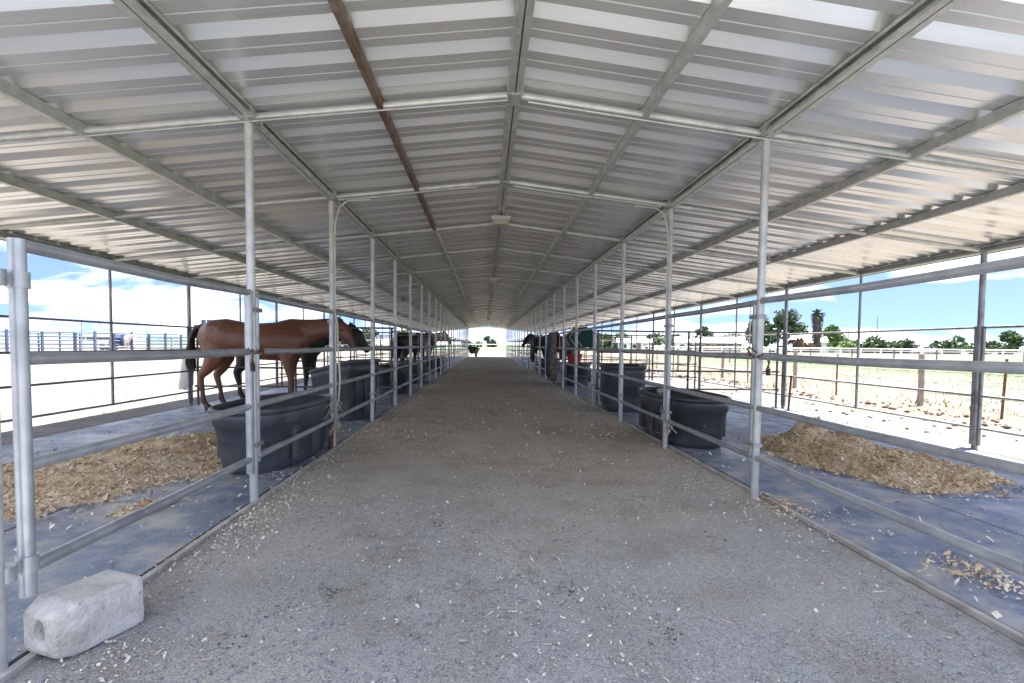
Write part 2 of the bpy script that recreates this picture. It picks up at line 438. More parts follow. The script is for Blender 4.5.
PITCH = BAY / 6
for sgn in (-1, 1):
    prof = []
    nrib = int((YB - YA) / PITCH) + 1
    for i in range(nrib):
        y = YA + .03 + i * PITCH
        # pan with two small stiffening ribs, then a deep trapezoid rib
        prof += [(y, 0), (y + .085, 0), (y + .091, .004), (y + .101, .004), (y + .107, 0), (y + .190, 0), (y + .222, .058), (y + .262, .058), (y + .334, 0)]
    xa, xb = XC, XC + sgn * (OX + .16)
    vs = []
    for (y, h) in prof:
        vs += [(xa, y, ZS(xa) + h), ((xa + xb) / 2, y, ZS((xa + xb) / 2) + h), (xb, y, ZS(xb) + h)]
    fs = []
    for i in range(len(prof) - 1):
        for j in range(2):
            q = (i * 3 + j, i * 3 + j + 1, (i + 1) * 3 + j + 1, (i + 1) * 3 + j)
            fs.append(q if sgn > 0 else q[::-1])
    part(MB().add(vs, fs), 'roof_sheet', M['roof'])
# ridge cap
rc = MB()
for sgn in (-1, 1):
    rc.add([(XC, YA - .05, 3.185), (XC + sgn * .3, YA - .05, 3.15), (XC + sgn * .3, YB + .05, 3.15), (XC, YB + .05, 3.185)], [(0, 1, 2, 3)])
part(rc, 'ridge_cap', M['roof'])

def channel(x, z, y0, y1, w=.042, h=.078, t=.004, open_dir=1):
    """C section along Y, open towards open_dir"""
    mb = MB(); o = open_dir
    yc, L = (y0 + y1) / 2, y1 - y0
    mb.box((x - o * (w / 2 - t / 2), yc, z), (t, L, h))
    mb.box((x + o * t / 2, yc, z + h / 2 - t / 2), (w - t, L, t))
    mb.box((x + o * t / 2, yc, z - h / 2 + t / 2), (w - t, L, t))
    mb.box((x + o * (w / 2 - t / 2), yc, z + h / 2 - .013), (t, L, .018))
    mb.box((x + o * (w / 2 - t / 2), yc, z - h / 2 + .013), (t, L, .018))
    return mb
purl = [(0, 2), (.98, 1), (1.92, 2), (3.08, 1), (4.28, 1), (5.72, 2)]
for off, cnt in purl:
    for sgn in ((1,) if off == 0 else (-1, 1)):
        x = XC + sgn * off
        z = ZS(x) - .042
        if cnt == 2:
            part(channel(x - .026, z, YA + .02, YB - .02, open_dir=1 if off == 0 else -1), 'purlin', M['purlin'])
            part(channel(x + .026, z, YA + .02, YB - .02, open_dir=-1 if off == 0 else 1), 'purlin', M['purlin'])
        else:
            if off == .98 and sgn < 0:
                part(channel(x, z, YA + .02, PY(2) - .1, open_dir=sgn), 'purlin', M['rusty_purlin'])
                part(channel(x, z, PY(2) - .097, YB - .02, open_dir=sgn), 'purlin', M['purlin'])
            else:
                part(channel(x, z, YA + .02, YB - .02, open_dir=sgn), 'purlin', M['purlin'])
# eave trim
for sgn in (-1, 1):
    x = XC + sgn * (OX + .10)
    part(MB().box((x, (YA + YB) / 2, ZS(x) - .035), (.012, YB - YA - .1, .06)), 'eave_trim', M['purlin'])
# rafters, one bent pipe pair at each post row, with splice collars and clips
for k in range(KN, KF + 1):
    y = PY(k)
    for sgn in (-1, 1):
        r = MB()
        pts = [(XC + sgn * (.03 if off == 0 else off), y, ZS(XC + off) - .050) for off in (0, 1.92, 3.1, 5.78)]
        r.path(pts, .026, 10)
        part(r, 'rafter', M['post'])
for k in range(KN, KF + 1):
    y = PY(k)
    for off in (0, 1.92):
        for sgn in ((1,) if off == 0 else (-1, 1)):
            cl = MB()
            x = XC + sgn * off; z = ZS(x) - .042
            for dy_ in (-.09, .09):
                cl.box((x, y + dy_, z), (.105, .006, .085))
                for e in (-1, 1): cl.box((x + e * .055, y + dy_ + (.022 if dy_ < 0 else -.022), z), (.006, .05, .07))
            cl.box((x, y, z - .0445), (.05, .19, .005))
            part(cl, 'clip_plate', M['purlin'])
# thin wiring conduit below some rafters and down two posts
for k, xa, xb in ((0, XC + .1, XC + 5.6), (0, XC - 5.6, XC - .05), (1, XC - 1.85, XC - .3), (1, XC + .1, XC + 1.8)):
    y = PY(k) - .02
    xs_ = np.linspace(xa, xb, 7)
    part(MB().path([(x, y, ZS(x) - .092 - .006 * math.sin(i)) for i, x in enumerate(xs_)], .008, 6), 'conduit', M['post'])
for sgn in (-1, 1):
    x = XC + sgn * 1.92; y = PY(1) - .045
    xi = XC + sgn * 1.74
    part(MB().path([(xi - sgn * .25, y, ZS(xi) - .10), (xi, y, ZS(xi) - .12), (xi + sgn * .09, y, ZS(xi) - .19), (x - sgn * .045, y - .01, 2.52), (x - sgn * .042, y - .01, 2.3), (x - sgn * .042, y, 1.5), (x - sgn * .042, y, .35 if sgn < 0 else .5)], .008, 6), 'conduit', M['hose'])
# posts
pm = MB().path([(0, 0, -.1), (0, 0, 1.2), (0, 0, 2.3), (0, 0, 2.78)], .030, 12).mesh('post', M['post'])
bm_ = MB()
for zz, rr in ((.01, .034), (.06, .033), (.13, .0315)):
    bm_.cyl((0, 0, zz - .02), (0, 0, zz + .045), rr, 12)
for k in range(KN, KF + 1):
    for x in (XL, XR):
        o = bpy.data.objects.new('post', pm); col.objects.link(o); o.parent = shed
        o.location = (x - XC, (PY(k) if k != -1 else (1.885 if x < 0 else 1.845)) - YA, 0)
        o.rotation_euler = (random.uniform(-.003, .003), random.uniform(-.003, .003), random.uniform(0, 6))
om = MB().cyl((0, 0, -.1), (0, 0, 2.36), .033, 12).mesh('outer_post', M['grey_pipe'])
sm_ = MB().cyl((0, 0, .24), (0, 0, 2.36), .020, 8).mesh('hanging_strut', M['grey_pipe'])
for k in range(KN, KF + 1):
    for sgn in (-1, 1):
        thick = (k % 2 == 1)
        o = bpy.data.objects.new('outer_post' if thick else 'hanging_strut', om if thick else sm_); col.objects.link(o); o.parent = shed
        o.location = (sgn * OX, PY(k) - YA, 0); o.rotation_euler = (0, 0, random.uniform(0, 6))

# lamp boxes on the ridge
lampbox = None
for i, (y, d) in enumerate(((7.35, 'box lamp with yellowed cover under the ridge, nearest of the row'),
                            (14.1, 'small box lamp under the ridge, second along the aisle'),
                            (20.5, 'small box lamp under the ridge, third along the aisle'),
                            (27.4, 'tiny box lamp under the ridge, fourth along the aisle'),
                            (35.0, 'tiny box lamp under the ridge, farthest along the aisle'))):
    if i == 0:
        lampbox = empty('ceiling_light', (XC, y, 2.975), label=d, cat='light', group='box lamps along the ridge')
        MB().box((0, 0, -.02), (.26, .16, .05)).build('housing', M['purlin'], lampbox)
        MB().box((0, 0, -.075), (.22, .13, .058)).build('lamp_cover', M['lamp'], lampbox)
        h = MB()
        for sx_ in (-.09, .09): h.cyl((sx_, 0, .0), (sx_, 0, .06), .008, 6)
        h.build('hanger', M['purlin'], lampbox)
    else:
        c = copy_tree(lampbox); c.location = (XC, y, 2.975); c['label'] = d

# ------------------------------------------------------------------ pipe panels
ORD = ['first', 'second', 'third', 'fourth', 'fifth', 'sixth', 'seventh', 'eighth', 'ninth', 'tenth', 'eleventh', 'twelfth', 'thirteenth',
       'fourteenth', 'fifteenth', 'sixteenth', 'seventeenth', 'eighteenth', 'nineteenth', 'twentieth', 'twenty-first', 'twenty-second', 'twenty-third', 'twenty-fourth', 'twenty-fifth', 'twenty-sixth', 'twenty-seventh']
RZ = (.34, .73, 1.13, 1.55)
def rail_panel(name, L, rails, legs, r, rl, m, zleg=.25, ztop=None, ground=False, ends=True):
    """runs along local +Y from 0 to L"""
    e = empty(name)
    for z in rails:
        MB().path([(0, .03, z), (random.uniform(-.004, .004), L * .5, z - .004), (0, L - .03, z)], r, 10).build('rail', m, e)
    for y in legs:
        MB().cyl((0, y, -.04 if ground else zleg), (0, y, ztop or rails[-1] + r), rl, 10).build('leg', m, e)
        if not ground and r > .02:
            yc = y - .03 if y < L / 2 else y + .03
            for z in (.44, 1.44):
                c = MB()
                for sx_ in (-1, 1): c.box((sx_ * .034, yc, z), (.006, .125, .03))
                for ye in (-1, 1): c.cyl((-.042, yc + ye * .0, z), (.042, yc, z), .006, 6)
                for ye in (-1, 1): c.box((0, yc + ye * .062, z), (.066, .005, .03))
                c.build('clamp', M['grey_pipe'], e)
    return e

def simple_panel(L, rails, legs, r, rl, m, name, ground=False):
    mb = MB()
    for z in rails: mb.cyl((0, .03, z), (0, L - .03, z), r, 6)
    for y in legs: mb.cyl((0, y, -.04 if ground else .25), (0, y, rails[-1] + r), rl, 6)
    return mb.mesh(name, m)

# the two big gates nearest the camera
for side, x in (('left', XL), ('right', XR)):
    y0 = 1.99 if side == 'left' else 1.83; L = PY(0) - y0 - .06
    if side == 'left':
        gt = empty('pipe_gate', (x, y0, 0), label='pale pipe gate at the near left corner behind the concrete block', cat='gate')
        legs = (.03, L + .005)
    else:
        gt = empty('pipe_gate', (x, y0, 0), label='pale pipe gate at the near right edge in front of the shavings heap', cat='gate')
        legs = ()
    for z in RZ:
        MB().path([(0, .03, z), (0, L * .5, z - .006), (0, L + .03, z + (.01 if z > 1.4 else 0))], .0245, 12).build('rail', M['galv'], gt)
    for y in legs:
        MB().cyl((0, y, .235), (0, y, 1.57), .0275, 14).build('leg', M['galv'], gt)
    for z in (.36, 1.42):
        b = MB(); b.cyl((0, .03, z - .03), (0, .03, z + .03), .036, 14); b.box((0, -.03, z), (.012, .075, .045)); b.cyl((0, -.066, z - .028), (0, -.066, z + .028), .036, 14)
        b.build('hinge_collar', M['galv'], gt)

cat_p = 'fence panel'
near, simp = {}, {}
for side, x in (('left', XL), ('right', XR)):
    for k in range(0, KF):
        two = (k % 2 == 0)
        lab = 'pale four rail pipe panel between the %s and %s aisle posts on the %s' % (ORD[k], ORD[k + 1], side)
        grp = 'pipe panels along the aisle'
        if k < 8:
            if two not in near:
                near[two] = rail_panel('pipe_fence', BAY, RZ, (.062, BAY - .062) if two else (), .0245, .024, M['galv'], .30)
                o = near[two]
            else: o = copy_tree(near[two])
        else:
            if two not in simp: simp[two] = simple_panel(BAY, RZ, (.062, BAY - .062) if two else (), .0245, .024, M['galv'], 'pipe_fence')
            o = bpy.data.objects.new('pipe_fence', simp[two]); col.objects.link(o)
        o.location = (x, PY(k), 0)
        tag(o, lab, cat_p, grp)
# outer panels, two bays long
OZ = (.26, .65, 1.05, 1.47)
outer0 = None; osim = None
for side, sg in (('left', -1), ('right', 1)):
    for k in range(-1, KF - 1, 2):
        lab = 'thin four rail panel on the outer %s edge, %s from the near end' % (side, ORD[(k + 1) // 2])
        if k < 9:
            if outer0 is None:
                outer0 = rail_panel('outer_fence', 2 * BAY, OZ, (.052, 2 * BAY - .052), .016, .018, M['grey_pipe'], .05)
                o = outer0
            else: o = copy_tree(outer0)
        else:
            if osim is None: osim = simple_panel(2 * BAY, OZ, (.052, 2 * BAY - .052), .016, .018, M['grey_pipe'], 'outer_fence')
            o = bpy.data.objects.new('outer_fence', osim); col.objects.link(o)
        o.location = (XC + sg * OX, PY(k), 0)
        tag(o, lab, cat_p, 'panels along the outer edges')
# stall dividers
div0 = None; dsim = None
DL = OX - 1.92
DZ = (.36, .72, 1.08, 1.50)
for side, sg in (('left', -1), ('right', 1)):
    for k in range(3, KF + 1, 2):
        lab = 'dark pipe divider across the %s side, %s stall line from the camera' % (side, ORD[(k - 3) // 2])
        if k < 9:
            if div0 is None:
                div0 = rail_panel('stall_divider', DL, DZ, (.09, DL * .5, DL - .09), .018, .021, M['dark_pipe'], ground=True)
                o = div0
            else: o = copy_tree(div0)
        else:
            if dsim is None: dsim = simple_panel(DL, DZ, (.09, DL * .5, DL - .09), .018, .021, M['dark_pipe'], 'stall_divider', ground=True)
            o = bpy.data.objects.new('stall_divider', dsim); col.objects.link(o)
        o.location = (XC + sg * 1.92, PY(k) + .10, 0)
        o.rotation_euler = (0, 0, math.pi / 2 if sg < 0 else -math.pi / 2)
        tag(o, lab, cat_p, 'stall dividers')

# ------------------------------------------------------------------ stock tanks
def oval(cx, cy, a, b, z, n=40, p=2.6):
    out_ = []
    for i in range(n):
        t = 2 * math.pi * i / n
        c, s = math.cos(t), math.sin(t)
        out_.append((cx + a * math.copysign(abs(c) ** (2 / p), c), cy + b * math.copysign(abs(s) ** (2 / p), s), z))
    return out_
def tank(loc, rz, a, b, h, label, m, taper=.84, p=2.6, ribs=True, fill=None):
    e = empty('stock_tank', loc, rz, label=label, cat='tank', group='black stock tanks in the stalls')
    body = MB()
    tp = lambda f: taper + (1 - taper) * f
    hs = [(0, taper * .97), (.015, taper), (.18, tp(.18)), (.19, tp(.18) - .012), (.5, tp(.5) - .008), (.72, tp(.74) - .005), (.735, tp(.76) + .012), (.86, tp(.87) + .01), (.93, tp(.94))]
    rings = [oval(0, 0, a * s_, b * s_, h * q, p=p) for q, s_ in hs]
    rings += [oval(0, 0, a * .955, b * .965, h * .93, p=p), oval(0, 0, a * (taper + .02), b * (taper + .03), h * .12, p=p)]
    body.loft(rings, cap=True)
    if ribs:
        for sx_ in (-1, 1):
            for yy in (-.45, 0, .45):
                body.box((sx_ * a * tp(.4) * .985, yy * b, h * .42), (.04, .11, h * .52))
    body.build('tank_body', m, e)
    rim = MB()
    rr = [oval(0, 0, a * 1.0, b * 1.0, h * .925, p=p), oval(0, 0, a * 1.035, b * 1.02, h * .935, p=p), oval(0, 0, a * 1.04, b * 1.025, h * .975, p=p),
          oval(0, 0, a * 1.01, b * 1.01, h * 1.0, p=p), oval(0, 0, a * .96, b * .97, h * .995, p=p), oval(0, 0, a * .945, b * .958, h * .94, p=p)]
    rim.loft(rr, cap=False); rim.build('rim', m, e)
    if fill:
        f = MB(); n = 40
        rings = [oval(0, 0, a * .9 * q, b * .92 * q, h * (fill + .12 * (1 - q * q)) + random.uniform(0, .01), p=p) for q in (1, .8, .55, .3, .1)]
        f.loft(rings, cap=True); f.build('hay_fill', M['hay'], e)
    return e
tank((-2.13, 5.45, .012), R(-3), .40, .87, .60, 'large dusty black oval tank behind the first left panel near the brown horse', M['rubber_grey'], fill=.62)
tank((2.53, 6.62, .012), R(3), .41, .88, .60, 'large black oval tank beside the second post on the right, nearest on that side', M['rubber'], fill=.55)
tank((2.56, 9.62, .012), R(-6), .385, .45, .84, 'tall square-sided black tub with a torn liner behind the third right post', M['rubber'], taper=.9, p=5, fill=.35)
tank((2.75, 15.75, .012), R(2), .42, .62, .66, 'black tank under the red feed tub in the right row of stalls', M['rubber'], fill=.5)
tank((-2.25, 12.9, .012), R(1), .40, .75, .66, 'dark tank in the left row, just past the tall bin', M['rubber'], fill=.5)
tank((-2.3, 16.4, .012), R(-2), .42, .8, .66, 'dark tank in the left row, two stalls past the tall bin', M['rubber_grey'], fill=.5)
tank((-2.3, 22.6, .012), R(2), .42, .8, .66, 'dark tank farthest along the left row of stalls', M['rubber'], fill=.5)
tank((2.72, 22.0, .012), R(2), .42, .8, .66, 'dark tank farthest along the right row of stalls', M['rubber_grey'], fill=.5)

# tall dark bin behind the first left tank
def bin_():
    e = empty('feed_bin', (-2.22, 8.42, .012), R(-20), label='tall dark grey slant-topped bin beside the third left post', cat='bin')
    b = MB()
    def ring(sx_, sy_, z0, dz, n=6):
        pts = []
        for cx_, cy_, a0 in ((1, 1, 0), (-1, 1, 90), (-1, -1, 180), (1, -1, 270)):
            for i in range(n):
                t = R(a0 + 90 * i / (n - 1))
                x, y = cx_ * (sx_ - .06) + .06 * math.cos(t), cy_ * (sy_ - .06) + .06 * math.sin(t)
                pts.append((x, y, z0 + dz * (x / .42)))
        return pts
    b.loft([ring(.33, .36, 0, 0), ring(.34, .38, .2, .01), ring(.355, .405, .66, .07), ring(.365, .42, .70, .08), ring(.37, .425, .83, .1), ring(.345, .40, .83, .1), ring(.32, .35, .08, 0)])
    for yy in (-.22, .02, .25):
        b.box((.345, yy, .36), (.03, .10, .52))
    b.build('bin_body', M['rubber'], e)
    r = MB(); r.loft([ring(.37, .425, .80, .1), ring(.385, .44, .81, .1), ring(.385, .44, .85, .1), ring(.36, .415, .86, .1), ring(.34, .395, .84, .1)], cap=False)
    r.build('rim', M['rubber_grey'], e)
bin_()
# torn pale liner draped over the tall tub on the right
ln = MB()
pts = []
for i in range(15):
    t = i / 14; ang = R(-62 + 75 * t)
    px, py = 2.56 + .405 * math.cos(ang), 9.62 + .47 * math.sin(ang)
    z = .872 + .02 * math.sin(i * 2.1)
    pts.append([(px * .93 + 2.56 * .07, py * .93 + 9.62 * .07, z - .12 - .05 * math.sin(i * 1.3)), (px, py, z + .01), (px * 1.05 - 2.56 * .05, py * 1.05 - 9.62 * .05, z - .07 - .04 * math.cos(i * 1.7)), (px * 1.055 - 2.56 * .055, py * 1.055 - 9.62 * .055, z - .078 - .04 * math.cos(i * 1.7)), (px * 1.0, py * 1.0, z + .018), (px * .92 + 2.56 * .08, py * .92 + 9.62 * .08, z - .12)])
ln.loft(pts)
tag(ln.build('feed_sack', M['sack']), 'torn pale sack draped over the rim of the tall tub on the right', 'sack')

# ------------------------------------------------------------------ concrete block with a hole in its end
def block():
    # long axis local X (hole end at -X), standing on the mat edge
    e = empty('concrete_block', (-1.585, 2.115, .015), R(68), label='chipped pale concrete block with a round hole in its end on the mat edge', cat='block')
    L, Wd, H = .315, .215, .20
    n = 48
    rg = random.Random(4)
    def ring(x, s, c=.022):
        out_ = []
        for i in range(n):
            t = 2 * math.pi * (i + .5) / n
            cy, cz = math.cos(t), math.sin(t)
            p = 18
            yy = Wd / 2 * s * math.copysign(abs(cy) ** (2 / p), cy)
            zz = H / 2 * s * math.copysign(abs(cz) ** (2 / p), cz)
            k = 1 + rg.uniform(-.012, .012)
            out_.append((x + rg.uniform(-.0015, .0015), yy * k, H / 2 + zz * (k if zz > 0 else 1)))
        return out_
    def hring(x, r):
        return [(x, r * 1.0 * math.cos(2 * math.pi * (i + .5) / n), H * .52 + r * 1.35 * math.sin(2 * math.pi * (i + .5) / n)) for i in range(n)]
    b = MB()
    def slope(r, top):      # chamfered, lower nose at the hole end
        return [(x + max(0, z - top) * .25, y, min(z, top)) for x, y, z in r]
    rings = [hring(-L / 2 + .17, .018), hring(-L / 2 + .02, .030), hring(-L / 2 + .004, .032), hring(-L / 2, .035),
             slope(ring(-L / 2 + .001, .80), H * .80), slope(ring(-L / 2 + .010, .86), H * .845), slope(ring(-L / 2 + .055, .985), H * .99)]
    for i in range(1, 12): rings.append(ring(-L / 2 + .055 + i * (L - .068) / 12, 1.0))
    rings += [ring(L / 2 - .008, .99), ring(L / 2, .955)]
    b.loft(rings)
    o = b.build('block_body', M['concrete'], e)
block()

# ------------------------------------------------------------------ horses
def horse_mesh(name, m, headdrop=0.0, pose=0):
    b = MB()
    T = [(-1.02, 1.27, .10, .10), (-.95, 1.27, .22, .21), (-.80, 1.275, .31, .28), (-.58, 1.28, .325, .30), (-.32, 1.235, .32, .30), (-.05, 1.205, .325, .305),
         (.22, 1.205, .34, .295), (.45, 1.22, .355, .27), (.64, 1.20, .33, .235), (.78, 1.17, .25, .19), (.85, 1.14, .12, .11)]
    b.path([(x, 0, z) for x, z, _, _ in T], [(ry, rz) for _, _, rz, ry in T], 20, side=(0, 1, 0))
    d = headdrop
    Nk = [(.38, 1.30, .27, .20), (.58, 1.335, .29, .175), (.78, 1.375 - d * .2, .255, .135), (.99, 1.45 - d * .5, .20, .11), (1.20, 1.51 - d * .8, .175, .095), (1.37, 1.555 - d, .145, .085), (1.43, 1.57 - d, .09, .07)]
    b.path([(x, 0, z) for x, z, _, _ in Nk], [(ry, rz) for _, _, rz, ry in Nk], 18, side=(0, 1, 0))
    Hd = [(x + .10, z, a_, b_) for x, z, a_, b_ in [(1.24, 1.58, .10, .075), (1.30, 1.53, .145, .088), (1.38, 1.455, .15, .098), (1.455, 1.36, .118, .085), (1.52, 1.275, .088, .068), (1.575, 1.20, .078, .064), (1.61, 1.15, .066, .058), (1.625, 1.125, .04, .04)]]
    b.path([(x, 0, z - d) for x, z, _, _ in Hd], [(ry, rz) for _, _, rz, ry in Hd], 16, side=(0, 1, 0))
    for s in (-1, 1):      # ears
        b.path([(1.35, s * .055, 1.62 - d), (1.355, s * .075, 1.68 - d), (1.38, s * .08, 1.73 - d), (1.39, s * .08, 1.76 - d)], [.032, .036, .024, .008], 8)
    hx = (.10, -.06) if pose == 0 else (-.04, .08)
    for s, o_ in ((1, hx[0]), (-1, hx[1])):   # hind legs: stifle forward, hock back
        y = s * .155
        b.path([(-.74, y * .9, 1.28), (-.70, y, 1.05), (-.70 + o_ * .3, y, .88), (-.79 + o_ * .6, y, .72), (-.90 + o_ * .8, y, .58), (-.885 + o_ * .9, y, .48), (-.855 + o_, y, .32), (-.845 + o_, y, .17), (-.80 + o_, y, .095), (-.77 + o_, y, .055), (-.76 + o_, y, .0)],
               [(.13, .26), (.125, .225), (.105, .165), (.075, .105), (.052, .068), (.045, .058), (.036, .042), (.042, .05), (.038, .045), (.05, .062), (.055, .07)], 14, side=(0, 1, 0))
    fx = (-.06, .08) if pose == 0 else (.05, -.03)
    for s, o_ in ((1, fx[0]), (-1, fx[1])):   # front legs
        y = s * .15
        b.path([(.50, y * .85, 1.2), (.54, y, .98), (.53 + o_ * .3, y, .80), (.535 + o_ * .6, y, .62), (.54 + o_ * .8, y, .52), (.535 + o_ * .9, y, .44), (.53 + o_, y, .28), (.53 + o_, y, .16), (.565 + o_, y, .095), (.59 + o_, y, .055), (.60 + o_, y, .0)],
               [(.10, .19), (.09, .15), (.07, .098), (.054, .066), (.05, .058), (.043, .047), (.034, .04), (.041, .048), (.036, .042), (.048, .06), (.053, .068)], 14, side=(0, 1, 0))
    o = b.build(name, m)
    rm = o.modifiers.new('r', 'REMESH'); rm.mode = 'VOXEL'; rm.voxel_size = .020
    smo = o.modifiers.new('s', 'SMOOTH'); smo.factor = .5; smo.iterations = 6
    dg = bpy.context.evaluated_depsgraph_get(); dg.update()
    me = bpy.data.meshes.new_from_object(o.evaluated_get(dg))
    bpy.data.objects.remove(o)
    me.polygons.foreach_set('use_smooth', [True] * len(me.polygons))
    me.name = name
    me.materials.clear(); me.materials.append(m)
    return me

def coat_points(m, z_hi=.55, z_lo=.25):
    """black lower legs, muzzle: a coat pattern of the animal itself"""
    t = m.node_tree; n = t.nodes.new; p = t.nodes['Principled BSDF']
    src = p.inputs['Base Color'].links[0].from_socket
    tcn = n('ShaderNodeTexCoord'); sx = n('ShaderNodeSeparateXYZ'); t.links.new(tcn.outputs['Object'], sx.inputs[0])
    r1 = n('ShaderNodeMapRange'); r1.inputs['From Min'].default_value = z_lo; r1.inputs['From Max'].default_value = z_hi
    r1.inputs['To Min'].default_value = .75; r1.inputs['To Max'].default_value = 0
    t.links.new(sx.outputs['Z'], r1.inputs['Value'])
    r2 = n('ShaderNodeMapRange'); r2.inputs['From Min'].default_value = 1.57; r2.inputs['From Max'].default_value = 1.68
    t.links.new(sx.outputs['X'], r2.inputs['Value'])
    mxn = n('ShaderNodeMath'); mxn.operation = 'MAXIMUM'; t.links.new(r1.outputs[0], mxn.inputs[0]); t.links.new(r2.outputs[0], mxn.inputs[1])
    mi = n('ShaderNodeMix'); mi.data_type = 'RGBA'; t.links.new(mxn.outputs[0], mi.inputs['Factor'])
    t.links.new(src, mi.inputs['A']); mi.inputs['B'].default_value = (.018, .011, .008, 1)
    t.links.new(mi.outputs['Result'], p.inputs['Base Color'])
coat_points(M['bay'])

hm_cache = {}
def horse(name, loc, rz, m, label, headdrop=0.0, pose=0, scale=1.0, tail=True):
    key = (m.name, headdrop, pose)
    if key not in hm_cache: hm_cache[key] = horse_mesh('horse', m, headdrop, pose)
    e = empty('horse', loc, rz, label=label, cat='horse')
    e.scale = (scale,) * 3
    o = bpy.data.objects.new('horse_body', hm_cache[key]); col.objects.link(o); o.parent = e
    d = headdrop
    tl = MB()
    for i in range(26):
        a = random.uniform(-1, 1); c = random.uniform(-1, 1)
        L = random.uniform(.8, 1.0)
        tl.path([(-.98, a * .025, 1.47 + c * .02), (-1.09, a * .04, 1.42 + c * .03), (-1.16, a * .06, 1.25 + c * .02), (-1.19 + c * .05, a * .075, 1.02), (-1.19 + c * .07, a * .07, 1.02 - .22 * L), (-1.17 + c * .07, a * .05, 1.02 - .38 * L)], [.022, .03, .026, .022, .016, .004], 5)
    tl.build('tail', M['hair'], e)
    mn = MB()
    for i in range(60):
        t = i / 59
        x = .42 + .90 * t
        zt = np.interp(x, [.38, .58, .78, .99, 1.20, 1.37], [1.57, 1.615, 1.617 - d * .2, 1.64 - d * .5, 1.672 - d * .8, 1.69 - d])
        w = np.interp(x, [.38, .58, .78, .99, 1.20, 1.37], [.20, .175, .135, .11, .095, .085])
        s = 1
        q = random.uniform(-.02, .02)
        mn.path([(x, 0, zt - .004), (x + q, s * w * .5, zt - .022), (x + q * 2, s * w * .86, zt - random.uniform(.07, .1)), (x + q * 3 - .02, s * (w + .008), zt - random.uniform(.13, .2))], [.010, .016, .014, .003], 5)
    mn.path([(1.35, 0, 1.70 - d), (1.44, .02, 1.66 - d), (1.50, .01, 1.57 - d)], [.02, .03, .006], 6)
    mn.build('mane', M['hair'], e)
    for s in (-1, 1):
        MB().path([(1.46, s * .088, 1.485 - d), (1.46, s * .1, 1.485 - d), (1.46, s * .106, 1.485 - d)], [.02, .018, .004], 8).build('eye', M['eye'], e)
    return e
bay = horse('horse', (-4.04, 9.55, .012), R(1), M['bay'], 'reddish brown bay horse standing side on, nearest of the two horses on the left', .06, 0, 1.0)
horse('horse', (-4.14, 10.85, .012), R(3), M['black_coat'], 'black horse standing behind the brown bay horse', .12, 1, 1.0)
horse('horse', (-2.75, 19.6, .012), R(68), M['black_coat'], 'black horse in the left stall row far beyond the tanks', .05, 0, 1.0)
horse('horse', (-3.2, 25.2, .012), R(-28), M['dun_coat'], 'dun coloured horse farthest back in the left stall row', 0, 0, 1.05)
horse('horse', (2.75, 20.9, .012), R(96), M['brown_coat'], 'brown horse in the right stall row beyond the hanging blankets', .1, 0, 1.0)
horse('horse', (3.3, 24.3, .012), R(200), M['black_coat'], 'black horse with its head over the aisle rail, far right row', 0, 1, 1.0)
pale = horse('horse', (-36.5, 54.3, 0), R(-14), M['pale_coat'], 'pale horse wearing a dark blue blanket in the far corral', 0.0, 0, 1.1)
bl = MB()
rings = []
for x in np.linspace(-.95, .55, 9):
    rings.append([(x, .36 * math.sin(R(q)), 1.0 + .02 * math.sin(x * 9) + (.66 if abs(q) < 95 else .66) * max(-.55, math.cos(R(q)))) for q in np.linspace(-125, 125, 17)])
bl.loft(rings, cap=False, closed=False)
bl_o = bl.build('horse_blanket', M['blue_cloth'])
sol = bl_o.modifiers.new('t', 'SOLIDIFY'); sol.thickness = .02
bl_o.location = pale.location; bl_o.rotation_euler = pale.rotation_euler; bl_o.scale = pale.scale
tag(bl_o, 'dark blue blanket on the pale horse in the far corral', 'blanket')

# ------------------------------------------------------------------ loose litter
def flakes(name, m, P, smin, smax, aspect=(.35, .9), tilt=.5, parent=None, curl=.25):
    n = len(P)
    s = rng.uniform(smin, smax, n) * rng.choice([.6, .8, 1, 1.3], n)
    asp = rng.uniform(*aspect, n)
    az = rng.uniform(0, 2 * np.pi, n); tx = rng.normal(0, tilt, n); ty = rng.normal(0, tilt, n)
    base = np.array([[-1, -1, 0], [1, -.8, 0], [1.1, .9, 0], [-.8, 1, 0]], float)
    V = np.zeros((n, 4, 3))
    jit = rng.uniform(.7, 1.3, (n, 4))
    for i in range(4):
        x = base[i, 0] * s / 2 * jit[:, i]; y = base[i, 1] * s * asp / 2 * jit[:, i]
        z = x * np.sin(tx) + y * np.sin(ty) + curl * s * rng.uniform(-.5, .5, n)
        V[:, i, 0] = P[:, 0] + x * np.cos(az) - y * np.sin(az)
        V[:, i, 1] = P[:, 1] + x * np.sin(az) + y * np.cos(az)
        V[:, i, 2] = z
    V[:, :, 2] += (P[:, 2] - np.minimum(V[:, :, 2].min(1), 0) * .7)[:, None]
    F = np.arange(n * 4).reshape(n, 4)
    return np_obj(name, V.reshape(-1, 3), F, m, parent)
